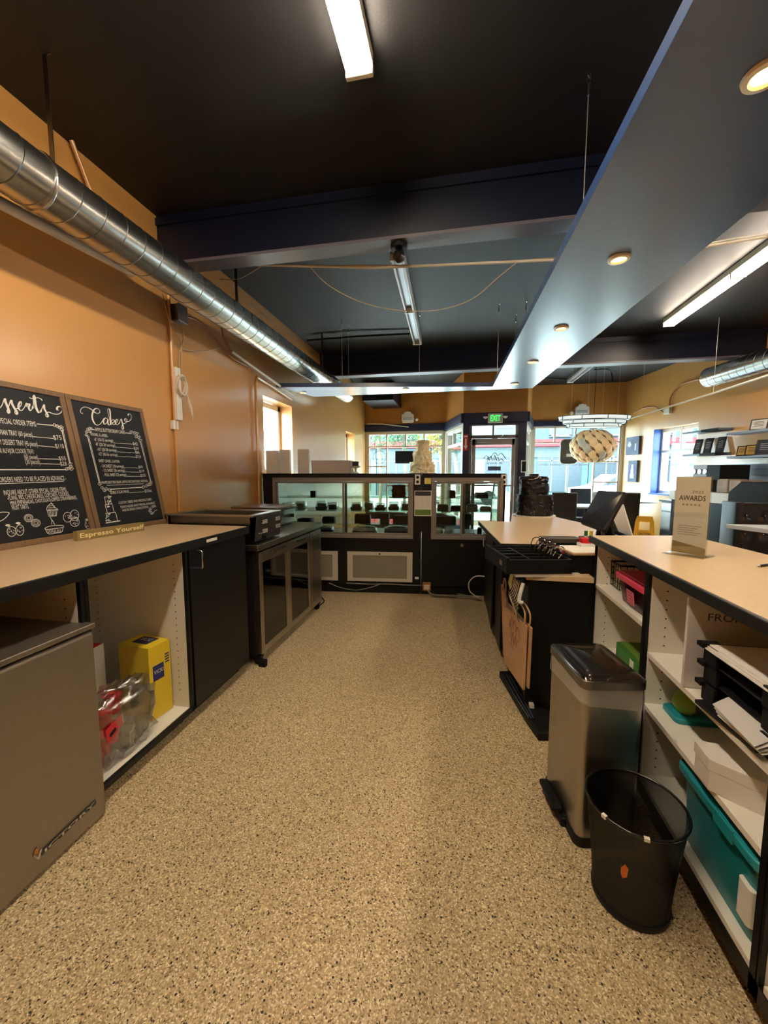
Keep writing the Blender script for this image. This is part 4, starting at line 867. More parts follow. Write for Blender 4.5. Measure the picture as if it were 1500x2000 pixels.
def ruffle(bb, c, r, z0, z1, amp, seed, n=56, m=9, freq=9):
    prof = [(r * .4, z0)] + [(r, z0 + (z1 - z0) * i / m) for i in range(m + 1)] + [(r * .8, z1 + .002), (r * .3, z1 + .004)]
    return bb.lathe(prof, c, n, fn=lambda a, z, q_: q_ * (1 + (amp * noise.noise(V((math.cos(a) * 3 + seed, math.sin(a) * 3, z * 30))) + amp * .8 * noise.noise(V((math.cos(a) * freq, math.sin(a) * freq + seed, z * 60)))) * (q_ > r * .9)))
t = thing('ruffled_cake', 'dark ruffled cake on the top glass shelf of the long case', 'cake', case_item_at(1.52, .2, 1.073))
bb = B(); ruffle(bb, (0, 0, 0), .075, 0, .14, .2, 1); bb.build('cake_body', 'choco', t, smooth=70); B().lathe([(.11, 0), (.115, .006), (.02, .007)], n=24).build('cake_board', 'cake_dark', t)
t = thing('gift_box', 'small dark box on the top glass shelf near the wall end', 'box', case_item_at(.52, .22, 1.073), CA)
B().box(-.03, .03, -.03, .03, 0, .06).build('box_body', 'choco', t); B().box(-.032, .032, -.032, .032, .06, .07).build('lid', 'choco', t)
for s, z, w, h, m, l in ((2.12, 1.073, .07, .07, 'cake_dark', 'dark box on the top shelf left of the door rail'), (2.45, 1.073, .13, .045, 'choco', 'dark oval basket of sweets on the top shelf'), (2.02, .923, .12, .06, 'cake_dark', 'dark layered sweets on the middle shelf'),
                      (2.18, .923, .14, .045, 'choco', 'low dark tray on the middle shelf left of the rail'), (2.35, .923, .12, .06, 'cake_dark', 'folded dark bundle on the middle shelf right of the rail'), (2.50, .923, .12, .04, 'cake_dark', 'flat dark dish at the end of the middle shelf'),
                      (2.06, .778, .22, .07, 'cake_dark', 'long dark loaf on the lowest shelf'), (2.28, .778, .12, .10, 'cake_dark', 'tall dark bundle on the lowest shelf'), (2.44, .64, .05, .08, 'black_matte', 'small black upright holder on the deck')):
    o = sweet('sweets_box', l + ', shorter case', 'sweets', s, .22, z, w, .13, h, m, 'sweets in the shorter case')
for s, l in ((1.97, 'first'), (2.10, 'second')): clam('clamshell', 'shiny clear clamshell on the deck of the shorter case, %s from the poster' % l, s, .2, .64, .12, .09, 'clamshell', 'clamshells in the shorter case')
for s, l in ((2.20, 'beside the clamshells'), (2.33, 'beside the black holder')):
    o = tag(B().box(-.045, .045, -.002, 0, 0, .045).build('price_card', 'paper'), 'small white price card on the deck of the shorter case, ' + l, 'card', 'price cards'); o.matrix_basis = Matrix.Translation(case_item_at(s, .12, .64)) @ Matrix.Rotation(CA, 4, 'Z')
# things on top of the cases
def topbox(name, lab, s0, s1, d0, d1, h, m, cat='box', grp=None, lid=True):
    t = thing(name, lab, cat, case_item_at((s0 + s1) / 2, (d0 + d1) / 2, 1.345), CA, grp); w = (s1 - s0) / 2; dd = (d1 - d0) / 2
    B().box(-w, w, -dd, dd, 0, h).build('box_body', m, t, bevel=.003)
    if lid: B().box(-w - .002, w + .002, -dd - .002, dd + .002, h - .035, h + .002).build('lid', m, t, bevel=.002)
    return t
topbox('white_carton', 'tall white carton on the long case against the orange wall corner', .02, .16, .05, .25, .26, 'white_card', lid=False)
topbox('paper_holder', 'white upright paper stack on the long case, nearer the wall', .175, .29, .08, .14, .27, 'paper', 'paper', lid=False)
topbox('paper_holder', 'white upright paper stack on the long case, before the long low box', .38, .51, .08, .14, .27, 'paper', 'paper', lid=False)
topbox('cake_box', 'long low grey white box on top of the long case', .54, .98, .08, .34, .145, 'foam_grey')
for k in range(2):
    p = case_item_at(.575 if k else .52, .1, 1.345)
p = case_item_at(1.785, .24, 1.345)
t = thing('wedding_cake', 'three tier cream ruffled wedding cake on top of the long case', 'cake', p)
for z0, z1, r in ((.005, .13, .135), (.13, .25, .103), (.25, .37, .074)):
    bb = B(); ruffle(bb, (0, 0, 0), r, z0, z1, .16, z0 * 40, 80, 14); bb.build('tier', 'cake_white', t, smooth=60)
B().lathe([(.16, 0), (.165, .005), (.02, .006)], n=36).build('cake_board', 'white_card', t)
t = thing('cake_stand', 'white round stand with small brown sweets at the end of the long box', 'stand', case_item_at(1.03, .15, 1.345))
B().lathe([(.05, 0), (.015, .02), (.015, .06), (.06, .075), (.062, .082)], n=24).build('stand_body', 'white_plastic', t, smooth=50)
bb = B(); ruffle(bb, (0, 0, .084), .035, 0, .05, .25, 4, 30, 5); bb.build('sweets', 'choco', t, smooth=60)
# cords and outlet at the case foot
t = thing('floor_outlet', 'copper toned outlet box at the foot of the cases with cords', 'outlet', case_item_at(1.845, -.05, .06), CA)
B().box(-.045, .045, 0, .04, 0, .09).build('outlet_body', 'copper', t, bevel=.004); B().box(-.03, .03, -.02, 0, .02, .07).build('plug', 'white_cable', t, bevel=.003)
random.seed(9)
B().tube([case_item_at(s, -.03, z) for s, z in ((.95, .12), (1.2, .115), (1.4, .12), (1.6, .115), (1.8, .115))], .006, 6, 4).build('low_wire', 'grey_cable', None)
tag(bpy.data.objects['low_wire'], 'grey cable pinned along the bottom of the long case', 'cord', 'cords by the cases')
pipe('pinned_cable', 'cream cord looping below the long case grille', [case_item_at(s, -.04, z) for s, z in ((.75, .12), (.88, .07), (1.05, .045), (1.2, .075), (1.32, .115))], .005, 'grey_cable', 5, 'cord', 'cords by the cases')
for k, lab in enumerate(('dark cord lying on the floor from the outlet box', 'second dark cord crossing the first on the floor', 'third dark cord curling near the beige counter')):
    z = .008 + k * .012
    pipe('floor_cable', lab, [case_item_at(1.85, -.06, .08), case_item_at(1.92, -.08, z), case_item_at(2.05 + .05 * k, -.06 - .03 * k, z), case_item_at(2.2, -.10 + .03 * k, z), case_item_at(2.42, -.14 - .03 * k, z)], .007, 'grey_cable', 6, 'cord', 'cords by the cases')
pipe('floor_cable', 'pale cord arching up from the floor against the shorter case', [at(*p_, Y=4.18) for p_ in ((948, 1126), (928, 1126), (916, 1138), (918, 1155), (932, 1166), (942, 1174))], .006, 'white_cable', 6, 'cord', 'cords by the cases')
# ================================================================== REGISTER COUNTER (middle)
ZT = .87
def T2(x, y, z=ZT): p = at(x, y, Z=z); return (p.x, p.y)
ctp = [T2(978, 1061), (1.10, 2.86), (1.22, 3.05), T2(1165, 1031), (1.16, 4.1), T2(1060, 1004), T2(1000, 1004), (.50, 4.06), (.185, 4.05)]
t = thing('countertop', 'beige laminate counter top carrying the black cake and the register screen', 'countertop', (.6, 3.5, .83))
B().ext([(x, y, ZT - .035) for x, y in ctp], (0, 0, .035)).build('laminate_top', 'laminate', t, world=True, bevel=.001)
cx, cy = .65, 3.5
B().ext([(cx + (x - cx) * 1.008, cy + (y - cy) * 1.004, ZT - .037) for x, y in ctp], (0, 0, .034)).build('edge_band', 'black_edge', t, world=True)
t = thing('base_cabinet', 'black base cabinet under the beige register counter with a looped pull handle', 'cabinet', (.7, 3.4, 0))
B().ext([(.30, 2.86, .07), (1.08, 2.90, .07), (1.05, 4.7, .07), (.62, 4.7, .07), (.50, 4.02, .07), (.255, 4.02, .07)], (0, 0, .76)).build('cabinet_body', 'black_lam', t, world=True)
B().ext([(.34, 2.9, 0), (1.0, 2.95, 0), (1.0, 4.6, 0), (.66, 4.6, 0), (.54, 4.0, 0), (.30, 4.0, 0)], (0, 0, .07)).build('toe_kick', 'black_matte', t, world=True)
dd = B().box(.262, .275, 3.2, 3.98, .09, .81).build('door', 'black_lam', t, world=True, bevel=.002)
dd.matrix_basis = Matrix.Identity(4)
for k in range(2): B().tube([(.262, 3.86 - k * .09, .78), (.225, 3.86 - k * .09, .78), (.225, 3.86 - k * .09, .66), (.262, 3.86 - k * .09, .66)], .005, 8).build('handle', 'chrome', dd, world=True, smooth=50)
# lower counter with register
t = thing('register_cabinet', 'lower black cabinet with beige top holding the cash register', 'cabinet', (.54, 2.5, 0))
B().box(.375, .695, 2.225, 2.80, .06, .772).build('cabinet_body', 'black_lam', t, world=True, bevel=.002)
B().box(.36, .700, 2.205, 2.82, .772, .80).build('laminate_top', 'laminate', t, world=True, bevel=.001)
B().box(.39, .69, 2.24, 2.79, .0, .06).build('toe_kick', 'black_matte', t, world=True)
t = thing('rubber_mat', 'black rubber mat with grooves poking out under the register cabinet', 'mat', (.33, 2.3, 0))
b = B().ext([(.275, 2.60, 0), (.37, 2.13, 0), (.41, 1.985, 0), (.50, 2.0, 0), (.50, 2.2, 0), (.372, 2.24, 0), (.36, 2.62, 0)], (0, 0, .045)); b.build('mat_body', 'black_matte', t, world=True, bevel=.006)
for k in range(3): B().tube([(.295 + k * .022, 2.55, .045), (.345 + k * .018, 2.28, .047), (.385 + k * .012, 2.10, .045)], .006, 6, 4).build('ridge', 'leather', t, world=True)
tag(B().box(.40, .425, 2.195, 2.225, .046, .066).build('foam_block', 'white_plastic'), 'tiny white block at the bottom corner of the register cabinet', 'block')
# cash drawer, pulled open
t = thing('cash_drawer', 'black cash drawer pulled open toward the aisle with empty till', 'cash drawer', (.50, 2.42, .80), math.radians(12))
B().box(.05, .265, -.17, .22, .0, .105).build('drawer_case', 'black_matte', t, bevel=.004)
d_ = B().box(-.30, -.285, -.21, .21, .012, .098).box(.04, .052, -.21, .21, .012, .09).box(-.285, .04, -.21, -.20, .012, .09).box(-.285, .04, .20, .21, .012, .09).box(-.285, .04, -.2, .2, .012, .03).build('drawer', 'black_matte', t, bevel=.002)
m = B()
for k in (-.10, -.01, .08, .15): m.box(-.28, .04, k - .003, k + .003, .03, .082)
m.box(-.16, -.154, -.2, .2, .03, .082).build('till_divider', 'steel_dark', d_)
B().box(-.25, .10, -.205, -.18, -.006, .012).build('drawer_runner', 'foam_grey', d_)
for k in range(5):
    B().tube([(.0, -.16 + k * .07, .085), (.03, -.16 + k * .07, .14), (-.03, -.16 + k * .07, .15), (-.05, -.15 + k * .07, .06)], .003, 6, 4).cyl((.02, -.17 + k * .07, .12), (.02, -.15 + k * .07, .12), .012, n=8).build('bill_clip', 'chrome', d_, smooth=50)
B().box(-.303, -.300, -.14, -.09, .04, .07).build('drawer_lock', 'chrome', d_)
t = thing('receipt_pad', 'beige order pad lying on the cash drawer case', 'pad', (.70, 2.40, .905), .2)
B().box(-.12, .10, -.12, .12, 0, .012).build('pad_body', 'kraft', t, bevel=.002); B().box(-.11, .09, -.11, .11, .012, .014).build('top_sheet', 'paper', t)
t = thing('card_reader', 'dark brown wallet shaped card reader on the cash drawer', 'card reader', (.62, 2.58, .921), .15)
B().rprism(-.13, .10, -.045, .045, 0, .035, .02).build('reader_body', 'flask', t, bevel=.006, smooth=40)
t = thing('tape_dispenser', 'small white box with a red top beside the register', 'box', (.745, 2.50, .905), .1)
B().box(-.05, .04, -.03, .03, 0, .032).build('white_base', 'white_plastic', t, bevel=.003); B().rprism(-.04, .035, -.028, .028, .032, .062, .01).build('red_top', 'red_gloss', t, bevel=.004)
for k, (x, y, r, m_, lab) in enumerate(((.66, 2.64, .25, 'green_box', 'flat green and cream envelope stacked behind the card reader'), (.74, 2.66, -.1, 'kraft', 'flat tan envelope on top of the green one'))):
    t = tag(B().box(-.12, .12, -.05, .05, 0, .008).build('envelope', m_), lab, 'envelope'); t.matrix_basis = Matrix.Translation((x, y, .907 + k * .009)) @ Matrix.Rotation(r, 4, 'Z')
for k, (m_, lab) in enumerate((('green_box', 'short green marker cap standing behind the red topped box'), ('yellow_box', 'short yellow marker cap standing behind the red topped box'))):
    t = thing('marker', lab, 'marker', (.765 + .03 * k, 2.60, .906)); B().cyl((0, 0, 0), (0, 0, .06), .009, n=10).build('marker_body', 'white_plastic', t); B().cyl((0, 0, .06), (0, 0, .09), .010, n=10).build('cap', m_, t)
# register touch screen
pts = [at(1132, 1018, Y=2.96), at(1180, 1035, Y=2.72), at(1222, 960, Y=2.95), at(1168, 957, Y=3.2)]
nrm = (pts[1] - pts[0]).cross(pts[3] - pts[0]).normalized()
base = at(1206, 1043, Z=ZT); base = V((1.0, 3.0, ZT))
t = thing('register_screen', 'slanted black touch screen register on the beige counter', 'register', base)
if nrm.dot(_C - pts[0]) < 0: nrm = -nrm
B().ext(pts, -nrm * .035).build('screen_housing', 'black_matte', t, world=True, bevel=.008)
ce = sum(pts, V()) / 4; B().ext([ce + (p_ - ce) * .90 + nrm * .0008 for p_ in pts], nrm * .0012).build('display', 'screen', t, world=True)
low = (pts[0] + pts[1]) / 2
B().ext([ce - nrm * .035 + (pts[1] - pts[0]) * .15, ce - nrm * .035 - (pts[1] - pts[0]) * .15, V((base.x - .06, base.y + .0, ZT + .01)), V((base.x + .06, base.y - .02, ZT + .01))], (.03, .04, .0)).build('stand_arm', 'black_matte', t, world=True, bevel=.003)
B().rprism(base.x - .14, base.x + .10, base.y - .11, base.y + .11, ZT, ZT + .018, .02).build('stand_base', 'black_matte', t, world=True, bevel=.004)
B().tube([(base.x - .02, base.y - .09, ZT + .02), (base.x - .03, base.y - .05, ZT + .09), ce - nrm * .04], .012, 8, 4).build('cable', 'steel_dark', t, world=True)
# easel sign behind the register
q4 = [at(1216, 985, Y=3.35), at(1236, 1043, Y=3.2), at(1208, 1035, Y=3.5), at(1197, 1012, Y=3.45)]
t = thing('easel_sign', 'grey fronted countertop easel sign with white edge behind the register screen', 'sign', (q4[2].x, q4[2].y, ZT))
q4[1].z = q4[2].z = ZT + .004
B().ext([q4[0], q4[1], q4[2], q4[3]], (.012, .012, 0)).build('sign_board', 'white_plastic', t, world=True)
ce = (q4[0] + q4[1] + q4[2] + q4[3]) / 4; B().ext([ce + (p_ - ce) * .86 - V((.0015, .0015, 0)) for p_ in q4], (.0012, .0012, 0)).build('sign_print', 'dark_print', t, world=True)
# black tiered cake on white board
kc = at(1044, 1008, Z=ZT); kd = (kc - V((0, 0, CH))).length
t = thing('black_cake', 'black textured three tier cake on a white round board on the beige counter', 'cake', (kc.x, kc.y + .04, ZT))
sc_ = kc.y / 770.0 * 1.02
def wpx(n_): return n_ * sc_
B().lathe([(wpx(37), 0), (wpx(37), .012), (.01, .0125)], n=40).build('cake_board', 'white_plastic', t, smooth=30)
lv = [(1007, 970, 31), (968, 948, 25), (947, 934, 23)]; z = .0125
for k, (yb, yt, rw) in enumerate(lv):
    h = (yb - yt) * sc_; bb = B(); ruffle(bb, (0 if k == 0 else -.01 * k, 0, 0), wpx(rw), z, z + h, .07 if k < 2 else .13, k * 7 + 2, 70, 14, 18 if k == 0 else 7)
    bb.build('tier', 'cake_black', t, smooth=50); z += h
bb = B(); random.seed(4)
for k in range(60):
    a = random.uniform(-2.4, .2); zz = random.uniform(.02, .16); r = wpx(31); bb.ball((r * math.cos(a), r * math.sin(a), zz), .012, .012, .012, 6)
bb.build('fondant_pearls', 'cake_black', t, smooth=60)
B().rprism(-.065, .03, -.035, .035, z, z + .028, .008).build('topper', 'cake_black', t, bevel=.003)
B().tube([(.03, -.05, z + .025), (.0, -wpx(24), z - .01), (-.05, -wpx(23), z - .03), (-.09, -wpx(20), z - .03)], .004, 6, 5).build('ribbon', 'foam_grey', t, smooth=60)
B().ball((.11, -.02, z - .03), .03, n=10).ball((.10, -.06, z - .05), .028, n=10).build('sugar_flower', 'cake_black', t, smooth=60)
# kraft bags hanging from clips on the left face of the register cabinet
def bag(lab, c4, th, logo):
    c4 = [V(p_) for p_ in c4]; n_ = (c4[1] - c4[0]).cross(c4[3] - c4[0]).normalized()
    if n_.dot(_C - c4[0]) < 0: n_ = -n_
    t = thing('paper_bag', lab, 'bag', (c4[2] + c4[3]) / 2, 0, 'kraft bags on the register cabinet')
    B().ext(c4, -n_ * th).build('bag_body', 'kraft', t, world=True, bevel=.002)
    tl, tr = c4[0], c4[1]; a_, b_ = tl.lerp(tr, .5), tl.lerp(tr, .95)
    B().tube([a_, a_ + V((0, 0, .07)) , (a_ + b_) / 2 + V((0, 0, .10)), b_ + V((0, 0, .07)), b_], .0045, 6, 5).build('twisted_handle', 'kraft', t, world=True, smooth=60)
    if logo:
        u_ = (tr - tl).normalized(); w_ = (c4[0] - c4[3]).normalized(); o = c4[3].lerp(c4[0], .42) + (tr - tl) * .30 + n_ * .0012; m = B(); S_ = (tr - tl).length * .5
        P_ = lambda a1, b1: o + u_ * a1 * S_ + w_ * b1 * S_
        for st in ([(0, .55), (.12, .8), (.2, .55)], [(.1, .62), (.3, .95), (.42, .6)], [(.35, .7), (.55, .9), (.68, .55)], [(.6, .62), (.8, .8), (1, .35)], [(.15, .5), (.22, .2), (.32, .5)], [(.4, .55), (.42, .15), (.55, .5)], [(.62, .5), (.7, .1), (.82, .45)], [(.1, .15), (.5, .02), (.95, .12)]): m.stroke([P_(*p_) for p_ in st], n_, .006, .009, 3)
        m.text('cakes and sweets', P_(.05, -.2), P_(.95, -.2), .012, n_); m.build('bag_logo', 'brown_ink', t, world=True)
g4 = [V((.288, 2.60, .493)), V((.360, 2.17, .525)), V((.358, 2.17, .162)), V((.302, 2.60, .105))]
bag('tan paper bag with dark red cake emblem hanging in front of the stack', g4, .012, True)
bag('plain tan paper bag just behind the one with the emblem', [p_ + V((.018, .02 + (-.02 if k in (1, 2) else 0), .02)) for k, p_ in enumerate([g4[0], g4[1] + V((.006, -.02, -.02)), g4[2] + V((.004, -.02, 0)), g4[3]])], .010, False)
bag('tall narrow tan paper bag standing highest at the back of the stack', [V((.282, 2.72, .60)), V((.300, 2.58, .55)), V((.320, 2.56, .12)), V((.31, 2.72, .10))], .014, False)
t = thing('clip_rack', 'rack of tangled metal clips holding the paper bags on the cabinet side', 'rack', (.34, 2.35, .55))
random.seed(12); m = B()
for k in range(9):
    y = 2.24 + k * .045; m.tube([(.355, y, .74), (.335, y - .02, .66), (.32, y + .02, .58), (.335, y + .01, .52)], .003, 5, 4).cyl((.325, y, .60), (.325, y + .012, .60), .008, n=8)
m.build('clip_wire', 'chrome', t, world=True, smooth=60)
B().box(.352, .372, 2.23, 2.75, .735, .765).build('rail', 'black_matte', t, world=True)
B().tube([(.345, 2.20, .755), (.33, 2.19, .70), (.325, 2.19, .655), (.345, 2.19, .65)], .010, 8, 5).build('white_hook', 'white_plastic', t, world=True, smooth=60)
o = tag(B().ext([(.338, 2.50, .77), (.338, 2.60, .77), (.315, 2.62, .64), (.318, 2.52, .62)], (.002, 0, 0)).build('paper_tag', 'note_yellow'), 'pale yellow paper tag dangling under the open cash drawer', 'tag')
# ================================================================== SHELF COUNTER (right)
t = thing('countertop', 'long tan counter top with thick black edge above the open white shelves', 'countertop', (1.0, 1.0, .96))
rc = [(.706, YB + .8), (.706, 1.04), (.702, 2.30), (1.168, 2.385), (1.232, 2.28), (1.258, 1.885), (1.28, YB + .8)]
B().ext([(x, y, .975) for x, y in rc], (0, 0, .0375)).build('laminate_top', 'laminate', t, world=True, bevel=.001)
B().ext([(.696, YB + .8, .976), (.694, 2.308, .976), (1.172, 2.395, .976), (1.24, 2.282, .976), (1.266, 1.885, .976), (1.288, YB + .8, .976)], (0, 0, .0355)).build('edge_band', 'black_edge', t, world=True, bevel=.003)
FXR = .722
def shelf_unit(lab, y0, y1, shelves, back=1.06):
    t = thing('shelf_cabinet', lab, 'cabinet', (.9, (y0 + y1) / 2, 0), 0, 'open white shelf cabinets')
    B().box(back - .002, back, y0 + .02, y1 - .02, .146, .962).build('back_board', 'back_grey', t, world=True)
    w = B().box(back, back + .018, y0, y1, .08, .962).box(FXR + .012, back, y0 + .001, y0 + .019, .08, .962).box(FXR + .012, back, y1 - .019, y1 - .001, .08, .962).box(FXR + .003, back, y0 + .019, y1 - .019, .128, .146)
    w.use(1)
    for x in (.785, 1.0):
        for k in range(21): z = .18 + k * .036; w.cyl((x, y1 - .0196, z), (x, y1 - .0189, z), .0032, n=6)
    w.build('interior', ['melamine', 'hole'], t, world=True)
    for z in shelves: B().box(FXR + .006, back, y0 + .02, y1 - .02, z - .018, z).build('shelf', 'melamine', t, world=True)
    B().box(FXR, FXR + .012, y0, y0 + .02, .08, .967).box(FXR, FXR + .012, y1 - .008, y1, .08, .967).box(FXR, FXR + .012, y0, y1, .08, .128).build('front_edging', 'black_lam', t, world=True)
    B().box(.79, .81, y0, y1, 0, .08).build('toe_kick', 'black_matte', t, world=True)
    return t
u1 = shelf_unit('open white shelf cabinet holding the pink bin and green box', 1.672, 2.288, (.752, .40))
u2 = shelf_unit('open white shelf cabinet holding letter trays, white box and teal tote', .995, 1.668, (.655, .445))
u3 = shelf_unit('open shelf cabinet whose side panel shows at the lower photo corner', .33, .991, (.5,))
B().cyl((1.0565, 2.0, .60), (1.058, 2.0, .60), .025, n=20).build('cable_hole', 'hole', u1, world=True)
B().box(FXR + .02, 1.2, 2.289, 2.30, .0, .967).build('end_panel', 'black_lam', u1, world=True)
B().box(1.08, 1.10, 1.0, 2.288, .0, .967).build('back_panel', 'black_lam', u1, world=True)
# pink bin
t = thing('pink_bin', 'translucent magenta storage bin with pink lid and handwritten label', 'bin', (.86, 1.86, .752))
B().rprism(.745, 1.0, 1.735, 2.03, .754, .86, .03, taper=.12).build('bin_body', 'pink_plastic', t, world=True, smooth=40)
B().rprism(.76, .985, 1.755, 2.01, .757, .84, .03, taper=.12).build('contents', mat('plum', (96, 24, 52), .6) and 'plum', t, world=True, smooth=40)
B().rprism(.735, 1.01, 1.722, 2.045, .858, .884, .03).rprism(.75, .995, 1.74, 2.03, .884, .892, .03).build('lid', 'pink_lid', t, world=True, smooth=40, bevel=.003)
m = B().ext([(.7475, 1.83, .775), (.7475, 1.905, .775), (.741, 1.905, .835), (.741, 1.83, .835)], (-.001, 0, 0)).use(1)
for k in range(4): m.text(('DESSERT', 'CARDS', 'CAKE', 'PICKS')[k], (.7405 + .0015 * k, 1.90, .822 - k * .014), (.7405 + .0015 * k, 1.84, .822 - k * .014), .008, (-1, 0, 0), bold=.02)
m.build('label', ['pink_label', 'brown_ink'], t, world=True)
t = thing('wire_basket', 'small black wire basket behind the pink bin', 'basket', (.83, 2.24, .752))
m = B()
for k in range(5): m.tube([(.80 + k * .03, 2.14, .757), (.80 + k * .03, 2.14, .88)], .002, 5).tube([(.80, 2.14 + k * .03, .757), (.80, 2.14 + k * .03, .88)], .002, 5)
for k in range(5): z = .76 + k * .031; m.tube([(.80, 2.14, z), (.80, 2.26, z), (.92, 2.26, z), (.92, 2.14, z)], .002 if k < 4 else .005, 5, closed=True)
m.build('basket_wire', 'black_matte', t, world=True); B().box(.815, .90, 2.155, 2.25, .757, .86).build('folded_card', 'paper', t, world=True)
t = thing('green_box', 'dark green carton with white label on the low shelf under the pink bin', 'box', (.9, 2.08, .40))
B().box(.80, 1.0, 1.80, 2.14, .40, .49).build('box_body', 'green_box', t, world=True, bevel=.003); B().box(.81, .99, 1.82, 2.12, .49, .5).build('lid_print', 'post_green', t, world=True)
B().box(.86, .93, 1.798, 1.8, .43, .47).box(.798, .80, 1.93, 1.97, .43, .48).build('label', 'paper', t, world=True)
# FRONT panel, letter trays, papers
t = thing('flat_carton', 'large white flat carton marked FRONT standing on the upper shelf', 'carton', (.86, 1.40, .655))
B().box(.722, 1.04, 1.385, 1.397, .656, .955).build('carton_body', 'foam_grey', t, world=True, bevel=.002)
B().text('FRONT', (.778, 1.3835, .884), (.905, 1.3835, .884), .024, (0, -1, 0)).build('lettering', 'paper_ink', t, world=True)
tr = None
for k, (x, y, z, lab) in enumerate(((.745, 1.03, .656, 'black letter tray full of papers, lowest of the stack'), (.75, 1.035, .716, 'black letter tray with a sliver of paper, middle of the stack'), (.743, 1.03, .776, 'black letter tray with white sheets, topmost of the stack'))):
    if tr is None:
        tr = thing('letter_tray', lab, 'letter tray', (x, y, z), 0, 'stacked black letter trays')
        b = B().box(.01, .33, .0, .30, .0, .004); b.box(.0, .33, .294, .30, 0, .055).box(.0, .33, .0, .006, 0, .055).box(.32, .33, 0, .3, 0, .055).box(.0, .01, .0, .06, 0, .055).box(.0, .01, .24, .30, 0, .055)
        b.build('tray_body', 'black_matte', tr, bevel=.002)
        B().box(-.012, .04, .285, .315, .045, .058).box(-.012, .04, -.01, .01, .045, .058).build('stacking_lug', 'black_matte', tr)
    else: dup(tr, (x, y, z), 0, lab)
t = thing('paper_stack', 'white sheets piled on the topmost black letter tray', 'papers', (.755, 1.04, .780), .02)
for k in range(3): B().box(-.015 + .006 * k, .27, .01 + .004 * k, .27, .042 + k * .005, .046 + k * .005).build('sheet', 'paper', t)
t = thing('paper_stack', 'crumpled papers drooping over the shelf edge from the lowest tray', 'papers', (.742, 1.08, .672))
for k in range(4): B().ext([(.03, -.05 + .01 * k, .025 + .006 * k), (-.02 - .006 * k, -.04, .004 + .006 * k), (-.025, .12 + .008 * k, .003 + .006 * k), (.03, .16, .026 + .006 * k)], (0, 0, .002)).build('sheet', 'paper' if k % 2 == 0 else 'foam_grey', t)
t = thing('paper_folder', 'dark folder under the drooping papers on the upper shelf', 'folder', (.76, 1.20, .6555), .1)
B().box(-.04, .2, -.12, .10, 0, .012).build('folder_body', 'leather', t, bevel=.002)
# white box on the middle shelf
t = thing('white_box', 'long white lidded cardboard box on the middle shelf above the teal tote', 'box', (.84, 1.15, .445))
wb = [(.718, 1.285), (.712, 1.205), (.93, 1.03), (1.03, 1.10), (.82, 1.28)]
B().ext([(x, y, .446) for x, y in wb], (0, 0, .075)).build('box_body', 'white_card', t, world=True, bevel=.001)
B().ext([(.85 + (x - .85) * 1.02, 1.16 + (y - 1.16) * 1.03, .505) for x, y in wb], (0, 0, .035)).build('lid', 'white_card', t, world=True, bevel=.002)
# teal tote
t = thing('teal_tote', 'teal plastic tote with snap lid filling the bottom shelf', 'tote', (.92, 1.22, .146))
B().rprism(.745, 1.04, 1.03, 1.40, .148, .37, .04, taper=.06).build('tote_body', mat('teal_body', (20, 112, 120), .3, coat=.2) and 'teal_body', t, world=True, smooth=40)
B().rprism(.73, 1.05, 1.02, 1.415, .368, .395, .04).rprism(.77, 1.02, 1.06, 1.37, .395, .408, .03).build('lid', 'teal_solid', t, world=True, smooth=40, bevel=.004)
B().box(.727, .735, 1.12, 1.20, .36, .40).build('latch', 'teal_solid', t, world=True, bevel=.003)
B().rprism(.735, .76, 1.05, 1.10, .20, .30, .01).build('paper_insert', 'paper', t, world=True)
t = thing('plastic_toy', 'lime and teal plastic ornament with dark J mark on the middle shelf', 'ornament', (.84, 1.58, .446))
B().rprism(-.06, .20, -.06, .05, 0, .02, .02).build('teal_base', 'teal_solid', t, smooth=40, bevel=.004)
B().ball((.0, 0, .055), .045, .04, .05, 16).build('lime_head', 'lime', t, smooth=60)
B().text('J', (.0, -.0415, .04), (.022, -.0415, .04), .032, (0, -1, 0), bold=.04).build('mark', 'paper_ink', t)
B().lathe([(.002, 0), (.022, .002), (.022, .010), (.002, .012)], (.10, -.06, .025), 16).build('disc', 'art_pale', t)
# award stand on the counter
a_, c_ = V((.895, 1.865, 1.012)), V((.968, 1.78, 1.012)); d_ = c_ - a_; rz = math.atan2(d_.y, d_.x)
t = thing('award_stand', 'tall clear acrylic stand with a beige AWARDS card on the tan counter', 'sign', (.932, 1.822, 1.0125), rz); L = .125
B().box(-L / 2, L / 2, .001, .006, .004, .325).box(-L / 2, L / 2, -.008, -.005, .004, .325).box(-L / 2 - .01, L / 2 + .01, -.055, .055, 0, .004).build('acrylic_holder', 'acrylic', t)
m = B().box(-L / 2 + .003, L / 2 - .003, -.0045, .0, .006, .322); m.use(1); m.text('AWARDS', (-.045, -.0047, .226), (.048, -.0047, .226), .020, (0, -1, 0), bold=.02); m.text('2022', (0, -.0047, .256), (.04, -.0047, .256), .010, (0, -1, 0))
for k in range(5): m.box(-.04 + .0, .04 - .012 * (k % 3), -.0047, -.0045, .12 - k * .009, .1215 - k * .009)
m.use(2)
for k in range(5):
    cx_ = -.028 + k * .014; m.ext([(cx_ + (.006 if i % 2 == 0 else .0025) * math.sin(i * PI / 5), -.0046, .208 + (.006 if i % 2 == 0 else .0025) * math.cos(i * PI / 5)) for i in range(10)], (0, -.0002, 0))
m.ext([(-L / 2 + .003, -.0046, .055), (L / 2 - .003, -.0046, .035), (L / 2 - .003, -.0046, .006), (-L / 2 + .003, -.0046, .006)], (0, -.0002, 0))
m.build('award_card', ['paper', 'paper_ink', 'sign_tan'], t)
o = at(1483, 1108, Z=1.012)
t = thing('pen', 'black pen lying on the tan counter at the photo edge', 'pen', o + V((0, 0, .005)), 0)
